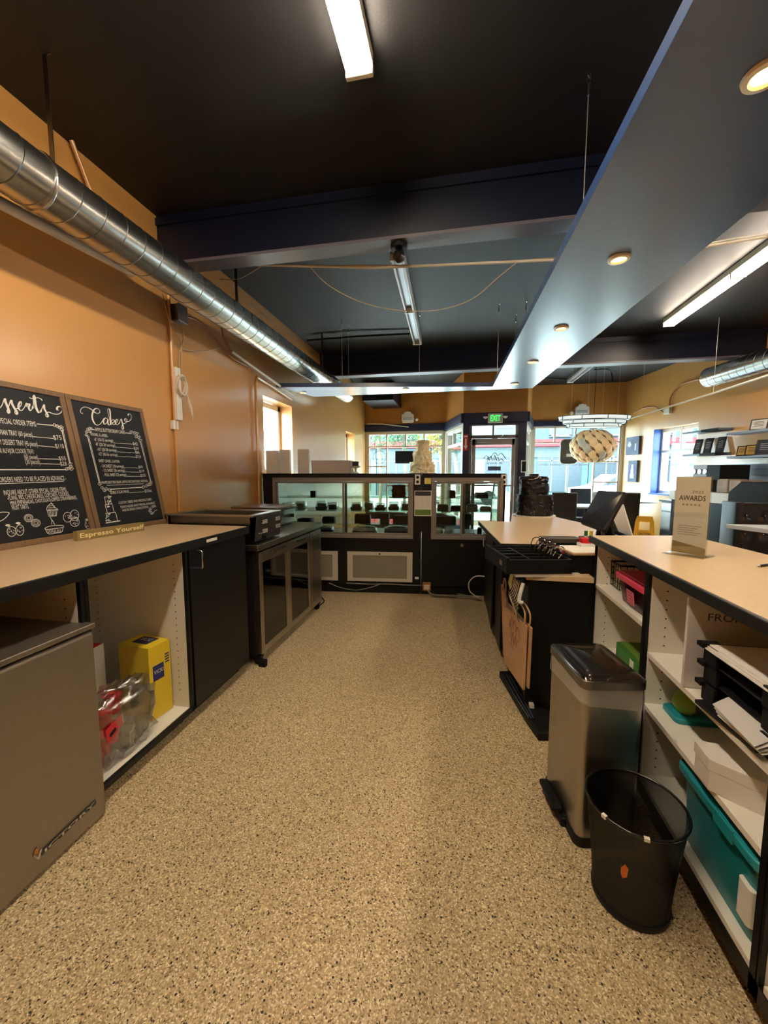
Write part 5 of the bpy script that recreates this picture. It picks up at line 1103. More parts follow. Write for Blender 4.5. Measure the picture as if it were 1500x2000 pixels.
B().cyl((0, 0, 0), (.10, .06, 0), .0045, n=8).build('barrel', 'black_matte', t); B().cyl((0, 0, 0), (-.012, -.007, 0), .0045, .001, n=8).build('tip', 'chrome', t)
# ================================================================== STEP BIN AND BASKET
t = thing('step_bin', 'rectangular stainless steel pedal bin with clear liner peeking under its lid', 'trash bin', (.435, 1.412, 0), math.radians(9.5))
bw_, bl_, bh = .215, .30, .60
B().rprism(0, bw_, 0, bl_, .035, bh, .028, 6).build('bin_body', 'steel', t, smooth=40)
B().rprism(-.004, bw_ + .004, -.004, bl_ + .004, 0, .036, .03, 6).build('base_ring', 'black_matte', t, smooth=40)
B().rprism(-.006, bw_ + .006, -.006, bl_ + .006, bh, bh + .032, .03, 6).build('lid_rim', 'steel_dark', t, smooth=40, bevel=.003)
pr = [(0, 0), (.3, .010), (.6, .017), (1, .020)]; lb = B(); rr = rrect(bw_ + .002, bl_ + .002, .028, 6); vs = []; n_ = len(rr)
for q_, dz in ((1, 0), (.96, .006), (.85, .014), (.6, .020), (.25, .023)): vs += [(bw_ / 2 + x * q_, bl_ / 2 + y * q_, bh + .032 + dz) for x, y in rr]
lb.add(vs, [(j * n_ + i, j * n_ + (i + 1) % n_, (j + 1) * n_ + (i + 1) % n_, (j + 1) * n_ + i) for j in range(4) for i in range(n_)] + [tuple(range(4 * n_, 5 * n_))]); lb.build('lid_top', mat('lid_steel', (70, 62, 56), .10, 0.8, coat=.6) and 'lid_steel', t, smooth=50)
ln = B(); vs = []
for j, (o_, z_) in enumerate(((.003, bh - .001), (.005, bh - .03), (.006, bh - .052))):
    for i, (x, y) in enumerate(rrect(bw_ + 2 * o_, bl_ + 2 * o_, .03, 6)):
        dz = (-.030 * max(0, noise.noise(V((x * 22, y * 22, 1)))) - .026 * max(0, .6 - abs(x + y) * 4)) if j == 2 else 0
        vs.append((bw_ / 2 + x, bl_ / 2 + y, z_ + dz))
ln.add(vs, [(j * n_ + i, j * n_ + (i + 1) % n_, (j + 1) * n_ + (i + 1) % n_, (j + 1) * n_ + i) for j in range(2) for i in range(n_)]); ln.build('liner', 'liner_plastic', t, smooth=60)
B().rprism(-.045, -.008, .10, .25, .045, .062, .008).box(-.02, .0, .13, .22, .02, .05).build('pedal', 'black_matte', t, bevel=.004)
B().rprism(-.02, .0, .08, .27, .0, .035, .006).build('pedal_shroud', 'black_matte', t, bevel=.003)
B().rprism(.01, .05, .03, .09, bh + .0345, bh + .050, .01).build('lid_vent', 'art_pale', t) if False else None
t = thing('wastebasket', 'round black wire mesh wastebasket with an orange sticker in front of the steel bin', 'wastebasket', (.556, 1.268, .0))
B().lathe([(.106, .008), (.112, .10), (.124, .22), (.136, .325)], n=48, caps=False).build('mesh_wall', 'mesh_black', t, smooth=60)
B().lathe([(.104, 0), (.109, .004), (.110, .02), (.02, .021)], n=48).build('base', 'black_matte', t, smooth=40)
B().tube([(.1375 * math.cos(a), .1375 * math.sin(a), .328) for a in [2 * PI * i / 48 for i in range(49)]], .0042, 8).build('rim', 'black_gloss', t, smooth=60)
for a in (-2.55, -1.75): B().obb((.1385 * math.cos(a), .1385 * math.sin(a), .328), (.010, .014, .010), a).build('scrap', 'paper', t)
a = -2.1; m = B(); m.ext([(.1215 * math.cos(a + k * .045) * (1 + .001), .1215 * math.sin(a + k * .045), .165 + dz) for k, dz in ((-1.6, .03), (0, .045), (1.6, .035), (1.2, .01), (-.6, .0), (-1.6, .012))], (-.003 * 1, -.003, 0)); m.build('sticker', 'orange_sticker', t)
# ================================================================== DINING SIDE
def W3(s, z, d=0.0): p = RP + RU * s - RN * d; return V((p.x, p.y, z))      # point on the right wall: s metres toward the camera, d metres into the room
RZ = math.atan2(RU.y, RU.x)                                                  # local x = along the wall toward the camera, local -y... room side
def wall_s(x, y, off=0.0): p = RW(x, y, off); return (p - RP).dot(RU), p.z
def on_wall(name, lab, cat, s, z, grp=None): return thing(name, lab, cat, W3(s, z), RZ, grp)
# local frame on the wall: +x toward camera, -y ... rotate so that room side is negative local y
def shelf(lab, s0, s1, z, blk=None):
    t = on_wall('wall_shelf', lab, 'shelf', (s0 + s1) / 2, z, 'floating wall shelves'); h = (s1 - s0) / 2
    B().box(-h, h, -.22, -.002, -.03, 0).build('shelf_board', 'slat_blue', t, bevel=.003)
    if blk: B().box(h - .30, h, -.222, -.002, -.034, .002).build('end_cover', 'black_matte', t)
    return t
sA = wall_s(1333, 846, .22)[0]; sA1 = wall_s(1433, 833)[0]; sB = wall_s(1333, 889, .22)[0]; sC = wall_s(1418, 850, .22)[0]
shelf('upper wall shelf crossing the blue framed window edge, empty', sA, sA1, 1.985, True); shelf('lower wall shelf holding three tilted award plaques', sB, sA1, 1.64, True)
shelf('upper wall shelf with a single small framed certificate', sC, sC + 1.5, 1.895); shelf('lower wall shelf with gold plaques and a dark frame', sC + .04, sC + 1.5, 1.575)
def plaque(name, lab, s, z, w, h, m_face, m_frame, yaw=.35, d=.12, grp='award plaques', text=None):
    t = thing(name, lab, 'award', W3(s, z, d), RZ + yaw, grp)
    T = Matrix.Rotation(-.22, 4, 'X')
    def tl(bb): bb.v = [T @ x for x in bb.v]; return bb
    tl(B().box(-w / 2, w / 2, 0, .012, 0, h)).build('frame', m_frame, t); tl(B().box(-w / 2 + .014, w / 2 - .014, -.002, 0, .016, h - .014)).build('face', m_face, t)
    m = B()
    for k in range(4): m.box(-w * .28, w * .28, -.0028, -.002, h * (.35 + .12 * k), h * (.35 + .12 * k) + .006)
    tl(m).build('engraving', 'art_pale' if m_face != 'gold_plate' and m_face != 'paper' else 'paper_ink', t)
    B().box(-.01, .01, .0, .09, 0, .012).build('easel_leg', m_frame, t)
    return t
for k, (px, lab) in enumerate(((1357, 'dark glass award plaque nearest the window on the lower shelf'), (1377, 'dark glass award plaque in the middle of the three'), (1401, 'dark glass award plaque next to the black shelf end'))):
    plaque('award_plaque', lab, wall_s(px, 880, .12)[0], 1.641, .11, .235, 'dark_print', 'leather', .25, .10)
plaque('framed_certificate', 'small white certificate in a thin dark frame on the upper shelf', wall_s(1480, 838, .12)[0], 1.896, .19, .15, 'paper', 'steel_dark')
plaque('award_plaque', 'black plaque with gold plate on the lower shelf, farther from camera', wall_s(1448, 888, .12)[0], 1.576, .13, .14, 'gold_plate', 'black_matte')
plaque('award_plaque', 'black plaque with wider gold plate on the lower shelf, beside the dark frame', wall_s(1468, 888, .12)[0], 1.576, .17, .145, 'gold_plate', 'black_matte')
plaque('framed_certificate', 'dark certificate in a double silver frame at the end of the lower shelf', wall_s(1493, 888, .12)[0], 1.576, .22, .20, 'dark_print', 'steel_dark')
# slat wall
t = on_wall('slat_wall', 'grey blue grooved slat wall panel under the award shelves', 'wall panel', 2.9, 1.0); g = B().box(-.85, 1.6, -.02, -.002, 0, .47); g.use(1)
for k in range(1, 6): g.box(-.85, 1.6, -.0215, -.02, k * .08 - .004, k * .08 + .004)
g.build('slats', ['slat_blue', 'steel_dark'], t)
# pictures
for k, (px0, py0, px1, py1) in enumerate(((1228, 855, 1253, 889), (1232, 900, 1249, 941))):
    s0, z1 = wall_s(px0, py0); s1, _ = wall_s(px1, py0); _, z0 = wall_s(px0, py1); w = s1 - s0; h = z1 - z0
    t = thing('canvas_print', ('wide blue grey canvas print of desserts, the upper of two' if k == 0 else 'narrow blue grey canvas print of a cake, the lower of two'), 'picture', W3((s0 + s1) / 2, z0), RZ, 'canvas prints by the shop window')
    B().box(-w / 2, w / 2, -.045, -.002, 0, h).build('canvas', 'art_blue', t); m = B()
    if k == 0: m.lathe([(.02, 0), (.05, .02), (.055, .05), (.02, .10)], (-w * .2, -.048, h * .45), 12, 1, .05); m.box(w * .22, w * .3, -.047, -.045, .08, h * .6)
    else: m.lathe([(.06, .03), (.06, .12), (.045, .12), (.045, .22), (.03, .22), (.03, .3)], (0, -.047, .04), 12, 1, .05)
    m.build('print', 'art_pale', t)
# coffee machine, paper bags, side cabinet
def wbox(bb, s0, s1, d0, d1, z0, z1): bb.ext([W3(s0, z0, d0), W3(s1, z0, d0), W3(s1, z0, d1), W3(s0, z0, d1)], (0, 0, z1 - z0)); return bb
t = thing('espresso_machine', 'small silver and black coffee machine on the serving counter by the slat wall', 'coffee machine', W3(2.9, 1.10, .4))
wbox(B(), 2.72, 3.02, .25, .60, 1.10, 1.28).build('machine_base', 'steel', t, world=True, bevel=.005); wbox(B(), 2.72, 2.98, .22, .58, 1.28, 1.46).build('machine_head', 'art_pale', t, world=True, bevel=.006); wbox(B(), 2.985, 3.2, .22, .6, 1.26, 1.455).build('side_tank', 'black_matte', t, world=True, bevel=.004)
for s_ in (2.76, 2.86, 2.95): B().cyl(W3(s_, 1.37, .58), W3(s_, 1.37, .60), .035, n=16).build('dial', 'steel_dark', t, world=True)
sh = wall_s(1421, 975, .72)[0]; sb = [wall_s(px_, 950, .6)[0] for px_ in (1398, 1422, 1448, 1478)]
for k, lab in enumerate(('beige paper bags standing beside the coffee machine', 'beige paper bags standing next to the first pair', 'beige paper bag half hidden by the black hood')):
    t = thing('cup_sleeve_stack', lab, 'paper bags', W3(sb[k], 1.10, .45), 0, 'beige paper bags'); wbox(B(), sb[k] + .01, sb[k + 1] - .01, .35, .6, 1.101, 1.275 - .01 * k).build('bags', 'wood_grey', t, world=True, bevel=.01)
t = thing('serving_counter', 'white fronted serving counter with black base below the coffee machine', 'counter', W3(3.2, 0, .6))
wbox(B(), 2.45, sh, .05, .70, .97, 1.10).build('white_fascia', 'white_paint', t, world=True, bevel=.003); wbox(B(), 2.45, sh + 1.3, .05, .66, 0, .97).build('black_base', 'black_lam', t, world=True)
B().ext([W3(sh, .975, .72), W3(sh, 1.12, .72), W3(sh + .16, 1.25, .72), W3(sh + 1.3, 1.25, .72), W3(sh + 1.3, .975, .72)], RN * .30).build('black_hood', 'black_matte', t, world=True, bevel=.01)
t = thing('drawer_cabinet', 'dark grey low cabinet with a drawer under the blue framed window', 'cabinet', W3(1.9, 0, .3))
wbox(B(), 1.98, 2.40, .03, .48, .02, .90).build('cabinet_body', mat('cab_grey', (58, 62, 68), .4) and 'cab_grey', t, world=True); wbox(B(), 1.94, 2.44, .02, .50, .90, .925).build('top', 'black_lam', t, world=True, bevel=.002)
dwr = wbox(B(), 2.0, 2.38, .48, .495, .76, .88).build('drawer', 'steel_dark', t, world=True); wbox(B(), 2.15, 2.27, .495, .505, .81, .822).build('handle', 'chrome', dwr, world=True)
wbox(B(), 2.0, 2.38, .48, .492, .06, .74).build('door', 'steel_dark', t, world=True)
# tufted bench and table near the frame edge
t = thing('tufted_bench', 'black tufted leather bench seat at the photo edge beyond the tan counter', 'bench', (2.35, 3.45, 0))
bx0, by0 = 2.06, 3.45
cush = B(); nx, nz = 90, 36; vs = []
for j in range(nz + 1):
    for i in range(nx + 1):
        x = bx0 + 1.5 * i / nx; z = .50 + .62 * j / nz; d_ = 0
        for tx in (.07, .19, .31, .43, .55, .67):
            for tz in (.89, 1.03):
                r2 = ((x - bx0 - tx) ** 2 + (z - tz) ** 2); d_ += .022 * math.exp(-r2 / .0012)
        vs.append((x, by0 - .02 + d_ - .015 * math.sin(PI * j / nz), z))
cush.add(vs, [(j * (nx + 1) + i, j * (nx + 1) + i + 1, (j + 1) * (nx + 1) + i + 1, (j + 1) * (nx + 1) + i) for j in range(nz) for i in range(nx)]); o_ = len(cush.v)
cush.box(bx0, bx0 + 1.5, by0 + .02, by0 + .11, .10, 1.12); cush.build('backrest', mat('bench_leather', (24, 26, 33), .30, spec=.7) and 'bench_leather', t, world=True, smooth=50)
B().rprism(bx0 - .03, bx0 + .02, by0 - .07, by0 + .12, .05, 1.13, .02).build('side_arm', 'bench_leather', t, world=True, smooth=40)
B().rprism(bx0 + .02, bx0 + 1.5, by0 - .48, by0 - .02, .38, .50, .04).build('seat', 'bench_leather', t, world=True, smooth=40, bevel=.01); B().box(bx0 + .02, bx0 + 1.5, by0 - .44, by0, .0, .38).build('base', 'black_matte', t, world=True)
for tx in (.07, .19, .31, .43):
    for tz in (.89, 1.03): B().ball((bx0 + tx, by0 - .014, tz), .008, n=8).build('tuft_button', 'chrome', t, world=True, smooth=60)
t = thing('cafe_table', 'white topped café table in front of the tufted bench', 'table', (2.75, 2.95, 0), 0, 'white topped tables'); tz = .93
tp = at(1437, 1027, Y=3.05); B().ext([(tp.x, 3.15, tp.z - .03), (tp.x + .25, 2.6, tp.z - .03), (3.2, 2.6, tp.z - .03), (3.2, 3.15, tp.z - .03)], (0, 0, .03)).build('table_top', 'table_white', t, world=True, bevel=.004)
B().cyl((2.85, 2.9, .02), (2.85, 2.9, tp.z - .03), .035, n=14).build('post', 'black_matte', t, world=True); B().lathe([(.26, 0), (.25, .02), (.04, .03)], (2.85, 2.9, 0), 24).build('foot', 'black_matte', t, world=True, smooth=40)
# parsons chairs and tables by the window
def chair(lab, x, y, rz, h, w):
    t = thing('dining_chair', lab, 'chair', (x, y, 0), rz, 'black high back dining chairs')
    B().box(-w / 2, w / 2, -.22, .22, .40, .48).build('seat', 'leather', t, bevel=.02)
    B().ext([(-w / 2, -.22, .40), (w / 2, -.22, .40), (w / 2, -.28, h), (-w / 2, -.28, h)], (0, .06, 0)).build('backrest', 'leather', t, bevel=.015)
    for sx_ in (-1, 1):
        for sy_ in (-1, 1): B().cyl((sx_ * (w / 2 - .03), sy_ * .19, .40), (sx_ * (w / 2 - .03), sy_ * .21, 0), .02, .015, n=8).build('leg', 'black_matte', t)
c0 = at(1106, 962, Y=7.2); chair('black high back chair seen from behind between the black cake and register screen', c0.x, 7.45, -.1, c0.z, .40)
c1 = at(1230, 962, Y=7.0); chair('black high back chair seen from behind just past the register screen', c1.x, 7.25, -.25, c1.z, .42)
c2 = at(1141, 955, Y=8.55); chair('small looking black chair facing the room by the shop window', c2.x, 8.55, PI, c2.z, .40)
def table(lab, x, y, z, rnd, m='table_white'):
    t = thing('cafe_table', lab, 'table', (x, y, 0), 0, 'white topped tables')
    (B().cyl((0, 0, z - .025), (0, 0, z), .36, n=36) if rnd else B().box(-.35, .35, -.35, .35, z - .03, z)).build('table_top', m, t, bevel=.004)
    B().cyl((0, 0, .02), (0, 0, z - .03), .03, n=14).build('post', 'black_matte', t); B().lathe([(.24, 0), (.23, .02), (.03, .03)], n=24).build('foot', 'black_matte', t, smooth=40)
table('white square café table between two black chairs by the shop window', at(1145, 985, Y=7.95).x, 7.95, .75, False)
table('white round café table whose edge shows beside the second black chair', at(1238, 978, Y=7.75).x, 7.75, .86, True)
table('pale café table partly hidden behind the black cake', at(1088, 990, Y=8.4).x - .42, 8.35, .72, True)
# wet floor sign
t = thing('wet_floor_sign', 'yellow plastic folding caution wet floor sign beyond the tan counter', 'floor sign', (2.32, 5.55, .0), -.35)
hh = .80
for s_ in (1, -1):
    m = B(); w0, w1 = .15, .095; y0, y1 = -.14 * s_, -.02 * s_
    def F(x, z): f = z / hh; return (x * (w0 + (w1 - w0) * f), y0 + (y1 - y0) * f, z)
    m.ext([F(-1, 0), F(1, 0), F(1, .62), F(-1, .62)], (0, .012 * s_, 0)).ext([F(-1, .62), F(-.55, .62), F(-.55, .73), F(-1, .73)], (0, .012 * s_, 0)).ext([F(.55, .62), F(1, .62), F(1, .73), F(.55, .73)], (0, .012 * s_, 0)).ext([F(-1, .73), F(1, .73), F(.85, hh), F(-.85, hh)], (0, .012 * s_, 0))
    pn = m.build('sign_panel', 'yellow_sign', t)
    if s_ == 1:
        n_ = V((0, -1, .15)).normalized(); k_ = n_ * .002; P_ = lambda x, z: V(F(x, z)) + k_
        m = B().text('CAUTION', P_(-.6, .57), P_(.6, .57), .026, n_, bold=.02).text('Wet Floor', P_(-.62, .53), P_(.62, .53), .024, n_, bold=.02); m.stroke([P_(0, .50), P_(-.75, .34), P_(.75, .34), P_(0, .50)], n_, .008, .008, 1); m.stroke([P_(-.1, .44), P_(.1, .40), P_(-.1, .36)], n_, .012, .012, 2)
        m.build('lettering', 'paper_ink', pn)
# ------------------------------------------------------------------ pendant and chandelier
pc = at(1157, 872, Y=7.4); R_ = 39 * 7.4 / 790
t = thing('pendant_lamp', 'round cream pendant lamp made of curved overlapping scales', 'lamp', pc)
B().ball((0, 0, 0), R_ * .90, R_ * .90, R_ * .74, 32).build('inner_shade', 'lamp_taupe', t, smooth=60)
rows = 6; sq = .80
for j in range(rows):
    lat = -1.18 + 2.36 * (j + .5) / rows; nc = 12; hb = 2.36 / rows * .98
    for i in range(nc):
        lon = 2 * PI * (i + .5 * (j % 2)) / nc; m = B(); gx, gy = 8, 6; vs = []
        for b_ in range(gy + 1):
            v_ = -1 + 2 * b_ / gy; wid = (.34 + .36 * max(0, math.cos(v_ * PI / 2)) ** .8) * 2 * PI / nc
            for a_ in range(gx + 1):
                u_ = -1 + 2 * a_ / gx; la = lat + v_ * hb * .80; lo = lon + u_ * wid * .62; rr_ = R_ * (1.0 - .045 * u_ * u_ - .06 * v_ * v_)
                la = max(-1.5, min(1.5, la)); vs.append((rr_ * math.cos(la) * math.cos(lo), rr_ * math.cos(la) * math.sin(lo), rr_ * math.sin(la) * .84))
        m.add(vs, [(b_ * (gx + 1) + a_, b_ * (gx + 1) + a_ + 1, (b_ + 1) * (gx + 1) + a_ + 1, (b_ + 1) * (gx + 1) + a_) for b_ in range(gy) for a_ in range(gx)])
        m.m = [1 if ((a_ == 0 and b_ in (1, 2)) or (a_ == gx - 1 and b_ in (3, 4))) else 0 for b_ in range(gy) for a_ in range(gx)]  # taupe edge faces paint the crescent shadows between the scales
        m.build('scale', ['lamp_cream' if (i + j) % 5 else 'lamp_white', 'lamp_taupe'], t, smooth=80)
B().cyl((0, 0, R_ * .80), (0, 0, R_ * .80 + .10), .05, n=20).build('cap', 'lamp_white', t); B().cyl((0, 0, R_ * .8 + .1), (0, 0, CEIL - pc.z), .004, n=6).build('cord', 'black_matte', t)
oc = at(1160, 824, Y=6.75); t = thing('chandelier', 'long oval three tier chandelier of white glass panels with black divisions', 'chandelier', (oc.x, oc.y, oc.z - .06), .12)
for k, (rx_, ry_, z0, z1) in enumerate(((.40, .16, -.02, .02), (.46, .20, .03, .075), (.52, .24, .085, .14))):
    m = B(); m.lathe([(1, z0), (1.03, z1)], n=56, sx=rx_, sy=ry_, caps=False); m.build('glass_band', 'milk_glass', t, smooth=60)
    m = B()
    for zz in (z0 - .002, z1 + .002): m.tube([(rx_ * 1.03 * math.cos(a), ry_ * 1.03 * math.sin(a), zz) for a in [2 * PI * i / 56 for i in range(57)]], .0045, 5)
    for i in range(9): a = 2 * PI * (i + .5 * (k % 2)) / 9; m.cyl((rx_ * 1.04 * math.cos(a), ry_ * 1.04 * math.sin(a), z0), (rx_ * 1.04 * math.cos(a), ry_ * 1.04 * math.sin(a), z1), .005, n=6)
    m.build('black_divider', 'black_matte', t)
B().lathe([(.30, -.025), (.38, -.02), (.38, -.018), (.30, -.02)], n=40, sx=1, sy=.42).build('bottom_glass', 'milk_glass', t)
for x in (-.35, -.1, .12, .35): B().cyl((x, 0, .1), (x, 0, CEIL - t.location.z), .0015, n=5).build('hanging_wire', 'white_cable', t)
# ring light like panel on stand
q4 = [at(*p_, Y=8.3) for p_ in ((1096, 905), (1128, 905), (1128, 859), (1096, 859))]; wq = (q4[1] - q4[0]).length; hq = (q4[3] - q4[0]).length; cq = sum(q4, V()) / 4
t = thing('panel_on_stand', 'black rounded panel with white rim on a thin stand in front of the shop window', 'panel', (cq.x, 8.3, 0)); rp = rrect(wq, hq, .07, 5)
B().ext([(x, 0, cq.z + y) for x, y in rp], (0, .03, 0)).build('panel_back', 'leather', t); m = B().tube([(x * 1.04, .03, cq.z + y * 1.03) for x, y in rp], .012, 6, closed=True); m.build('rim', 'white_plastic', t, smooth=60)
B().box(-.05, .05, -.003, 0, cq.z - .10, cq.z - .04).build('label', 'paper', t); B().cyl((0, .03, .0), (0, .03, cq.z - hq / 2), .010, n=8).build('pole', 'steel_dark', t); B().lathe([(.16, 0), (.15, .015), (.02, .02)], (0, .03, 0), 20).build('foot', 'black_matte', t)
# hanging dark sign in the other window
a_, b_ = at(772, 881, Y=8.9), at(809, 905, Y=8.9)
t = thing('hanging_sign', 'blank dark rectangular sign hanging in the shop window behind the cream wedding cake', 'sign', (a_.x, 8.9, b_.z)); B().box(0, b_.x - a_.x, 0, .02, 0, a_.z - b_.z).build('panel_board', 'black_matte', t); B().cyl((.1, .01, a_.z - b_.z), (.1, .01, 2.25 - b_.z), .0015, n=5).build('cord', 'black_matte', t)
# exit sign, arrow, emergency lights
e = at(967, 817, Y=7.60)
t = thing('exit_sign', 'lit green EXIT sign with two side lamps above the shop door', 'sign', (e.x, 7.575, e.z - .09))
B().box(-.13, .13, -.05, 0, .0, .17).build('sign_case', 'exit_case', t, bevel=.01); B().text('EXIT', (-.09, -.052, .035), (.09, -.052, .035), .10, (0, -1, 0), bold=.04).build('lettering', 'exit_green', t)
for s_ in (-1, 1): B().lathe([(.015, -.02), (.04, .0), (.042, .015), (.01, .02)], (s_ * .175, -.03, .10), 16).build('lamp_head', 'white_plastic', t, smooth=50)
a_ = at(910, 848, Y=7.57); t = thing('arrow_sign', 'small red downward arrow sign with white border on the navy door surround', 'sign', (a_.x, 7.572, at(910, 880, Y=7.57).z)); h_ = .30; w_ = .048
B().box(-w_, w_, -.004, 0, 0, h_).build('sign_plate', 'red', t); B().ext([(0, -.005, .02), (.036, -.005, .09), (.014, -.005, .09), (.014, -.005, .22), (-.014, -.005, .22), (-.014, -.005, .09), (-.036, -.005, .09)], (0, -.002, 0)).box(-.03, .03, -.006, -.004, .245, .275).build('arrow', 'white_plastic', t)
a_ = at(1023, 911, Y=7.57); t = thing('notice_frame', 'narrow white framed dark notice on the navy post beside the door', 'notice', (a_.x, 7.572, a_.z - .11)); B().box(-.05, .05, -.012, 0, 0, .22).build('frame', 'white_plastic', t, bevel=.004); B().box(-.035, .035, -.014, -.012, .02, .20).build('face', 'black_matte', t)
for px, lab, dx in ((797, 'white scalloped emergency light on the wall over the window with the wedding cake', 1), (1136, 'white scalloped emergency light on the wall above the chandelier', -1)):
    e = at(px, 815 if px < 900 else 801, Y=8.98); t = thing('emergency_light', lab, 'light', (e.x, 8.985, e.z - .12), 0, 'scalloped emergency lights')
    pts_ = [(-.12, 0), (.12, 0), (.135, .05), (.135, .16), (.11, .19), (.09, .18), (.06, .235), (.03, .225), (0, .25), (-.03, .225), (-.06, .235), (-.09, .18), (-.11, .19), (-.135, .16), (-.135, .05)]
    B().ext([(x, 0, z) for x, z in pts_], (0, -.07, 0)).build('light_case', 'white_plastic', t, bevel=.006); B().box(-.10, .10, -.085, -.07, .05, .10).build('lens_strip', 'art_pale', t, bevel=.004)
    B().ball((dx * .20, -.04, .06), .035, n=12).build('lamp_head', 'white_plastic', t, smooth=60)
pipe('wall_conduit', 'thin pale conduit slipping off the navy trim over the window with the wedding cake', [at(*p_, Y=8.98) for p_ in ((716, 828), (745, 828), (770, 831), (798, 834))], .010, 'white_cable', 4, grp=None)
# window lettering and circles (painted on the glass, seen from inside)
b = B(); yl = 9.095
b.text('wedding cakes  custom cupcakes  cookies', at(1054, 909, Y=yl), at(1150, 909, Y=yl), .045, (0, -1, 0), flip=True, bold=.02)
tag(b.build('window_lettering', 'art_pale'), 'mirrored dessert lettering across the right shop window glass', 'lettering')
def circ(lab, px, py, r, m='art_blue', seg=False):
    c = at(px, py, Y=yl); k = yl / 790; tag(B().tube([(c.x + r * k * math.cos(a), yl, c.z + r * k * math.sin(a)) for a in [2 * PI * i / 40 for i in range(41)]], .005, 5).build('circle_decal', m), lab, 'decal', 'round window decals')
circ('thin round decal in the leftmost pane of the shop window behind the boxes', 741, 893, 13); circ('thin round decal low on the right shop window', 1180, 942, 8)
# ================================================================== OUTSIDE
struct(B().box(-14, 18, 9.2, 12.2, -.12, -.02).build('sidewalk', 'concrete')); struct(B().box(-30, 34, 12.2, 20.5, -.2, -.10).build('street', 'asphalt')); struct(B().box(-30, 34, 20.5, 23, -.12, -.02).build('sidewalk', 'concrete'))
struct(B().box(-14, -2.6, -3, 9.2, -.12, -.02).box(4.0, 18, 7.3, 9.2, -.12, -.02).box(6.5, 18, -3, 7.3, -.12, -.02).build('ground', 'concrete'))
FY = 23.0
def FPt(x, y): return at(x, y, Y=FY)
def storefront(name, lab, x0, x1, h, m, band=True, wins=3):
    t = thing(name, lab, 'building', ((x0 + x1) / 2, FY, 0), 0, 'buildings across the street'); w = x1 - x0 - .04
    B().box(-w / 2, w / 2, 0, 4, 0, h).build('wall', m, t)
    if band:
        z = FPt(760, 870).z; B().box(-w / 2, w / 2, -.5, 0, z - .18, z + .18).build('awning', 'awning_red', t); B().box(-w / 2, w / 2, -.06, 0, z - .75, z - .2).build('sign_band', 'facade_white', t)
    n_ = max(1, round(w / 2.3)); ww = w / n_
    for i in range(n_):
        x = -w / 2 + ww * (i + .5); pw_ = ww * .38
        o = B().box(x - pw_, x + pw_, -.04, .02, .35, 2.75).build('shop_window', 'facade_dark', t); m_ = B().box(x - pw_, x + pw_, -.07, -.04, 2.0, 2.06)
        for k in range(1, 3): m_.box(x - pw_ + k * pw_ * 2 / 3 - .03, x - pw_ + k * pw_ * 2 / 3 + .03, -.07, -.04, .35, 2.75)
        m_.build('window_bars', 'facade_white', o)
        o = B().box(x - .45, x + .45, -.05, .02, 3.4, 4.3).build('upper_window', mat('upper_glass', (46, 60, 68), .5) and 'upper_glass', t); B().box(x - .55, x - .45, -.09, 0, 3.35, 4.35).box(x + .45, x + .55, -.09, 0, 3.35, 4.35).box(x - .55, x + .55, -.09, 0, 4.3, 4.4).box(x - .55, x + .55, -.09, 0, 3.3, 3.4).box(x - .45, x + .45, -.08, -.04, 3.83, 3.88).build('window_trim', 'facade_white', o)
    return t
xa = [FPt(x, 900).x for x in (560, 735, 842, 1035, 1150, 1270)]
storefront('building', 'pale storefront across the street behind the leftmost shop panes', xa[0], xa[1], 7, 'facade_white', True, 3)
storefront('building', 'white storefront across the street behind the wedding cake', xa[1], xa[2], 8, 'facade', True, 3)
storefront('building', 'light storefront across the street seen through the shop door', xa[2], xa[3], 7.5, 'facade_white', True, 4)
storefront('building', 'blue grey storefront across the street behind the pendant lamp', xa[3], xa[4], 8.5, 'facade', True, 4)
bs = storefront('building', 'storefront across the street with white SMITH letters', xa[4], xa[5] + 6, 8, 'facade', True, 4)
m = B().text('SMITH', FPt(1161, 903) + V((0, -.1, 0)), FPt(1206, 903) + V((0, -.1, 0)), .36, (0, -1, 0), bold=.04); m.build('shop_letters', 'white_plastic', bs, world=True)
m = B().text('Yellow House', FPt(1046, 902) + V((0, -.1, 0)), FPt(1064, 902) + V((0, -.1, 0)), .2, (0, -1, 0)) if False else None
def tree(lab, x, y, h, r, m_, seed):
    random.seed(seed); t = thing('street_tree', lab, 'tree', (x, y, -.02), 0, 'street trees')
    B().tube([(0, 0, 0), (.05, 0, h * .3), (-.04, .05, h * .6), (0, 0, h * .85)], .07, 8, 4).build('trunk', 'bark', t, smooth=60)
    vs = []; fs = []
    for k in range(900):
        d = V((random.gauss(0, 1), random.gauss(0, 1), random.gauss(0, .9))).normalized() * (random.random() ** .4) * r; c = V((0, 0, h * .78)) + d * (1 + .3 * noise.noise(d * 2))
        a = V((random.gauss(0, 1), random.gauss(0, 1), random.gauss(0, 1))).normalized() * .07; b_ = a.orthogonal().normalized() * .045; n0 = len(vs); vs += [c - a, c + b_, c + a, c - b_]; fs.append((n0, n0 + 1, n0 + 2, n0 + 3))
    B().add(vs, fs).build('foliage', m_, t)
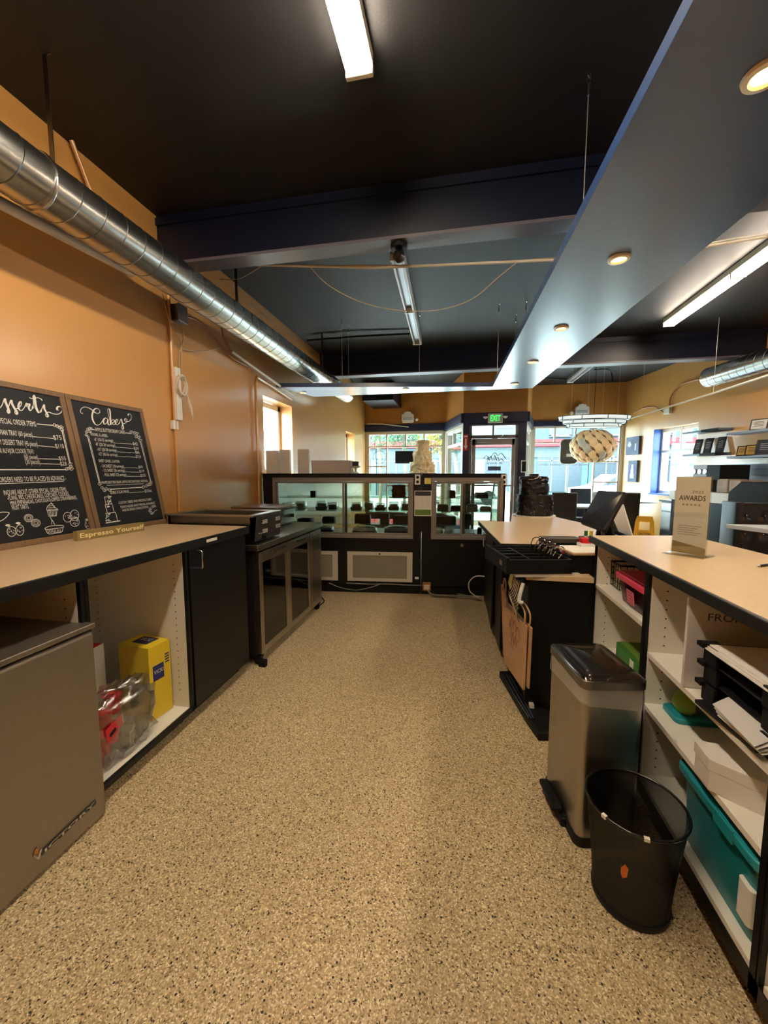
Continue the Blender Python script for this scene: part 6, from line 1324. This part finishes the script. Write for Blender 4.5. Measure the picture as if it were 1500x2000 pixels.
for px, y, h, r, m_, lab in ((742, 16.5, 4.2, 1.0, 'leaf', 'green street tree behind the leftmost shop panes'), (790, 17.5, 4.3, .9, 'leaf', 'green street tree above the dark hanging panel'), (862, 14.2, 3.6, .8, 'leaf_yellow', 'yellowish street tree right of the wedding cake'), (892, 12.6, 3.2, .5, 'leaf', 'street tree seen through the slanted window by the door')):
    tree(lab, at(px, 900, Y=y).x, y, h, r, m_, px)
def car(lab, x, y, m_, L=4.4):
    t = thing('parked_car', lab, 'car', (x, y, -.10), 0, 'parked cars')
    prof = [(-L / 2, .35), (-L / 2 + .05, .75), (-L * .30, .88), (-L * .16, 1.38), (L * .20, 1.42), (L * .36, .95), (L / 2 - .1, .85), (L / 2, .4)]
    B().ext([(x_, -.85, z_) for x_, z_ in prof], (0, 1.7, 0)).build('body', m_, t, bevel=.06); B().ext([(-L * .27, -.862, .92), (-L * .14, -.862, 1.31), (L * .17, -.862, 1.34), (L * .30, -.862, .96)], (0, 1.724, 0)).build('side_glass', 'facade_dark', t)
    for x_ in (-L * .31, L * .31):
        for y_ in (-.80, .80): B().cyl((x_, y_ - .1, .33), (x_, y_ + .1, .33), .33, n=24).cyl((x_, y_ - .11, .33), (x_, y_ + .11, .33), .18, n=16).build('wheel', 'black_matte', t)
car('white car parked across the street behind the SMITH letters window', at(1195, 930, Y=19.3).x + .5, 19.3, 'car_white'); car('pale car parked outside the window behind the wedding cake', at(870, 915, Y=19).x + .6, 19.2, 'car_white')
# the neighbouring house seen through the side windows
t = thing('building', 'building with red trim outside the blue framed window', 'building', (13, 12, 0), 0, 'buildings across the street'); B().box(-1, 1, -8, 8, -.1, 6).build('wall', 'facade', t); B().box(-1.3, -1, -8, 8, 2.6, 2.95).build('awning', 'awning_red', t)
for k in range(6): B().box(-1.05, -1, -7 + k * 2.4, -5.6 + k * 2.4, .5, 2.3).build('shop_window', 'facade_dark', t)
# sideboard print leaning in the small window
o = at(521, 862, X=XL - .08); t = thing('window_picture', 'small gold patterned picture leaning in the small wall window', 'picture', (XL - .09, 4.26, 1.34), 0)
B().ext([(0, 0, 0), (0, .11, 0), (-.03, .055, .44), (-.03, -.02, .44)], (.012, 0, 0)).build('canvas', 'kraft', t)
# wall mounted round sign ends behind the soffit: white ring near the duct end
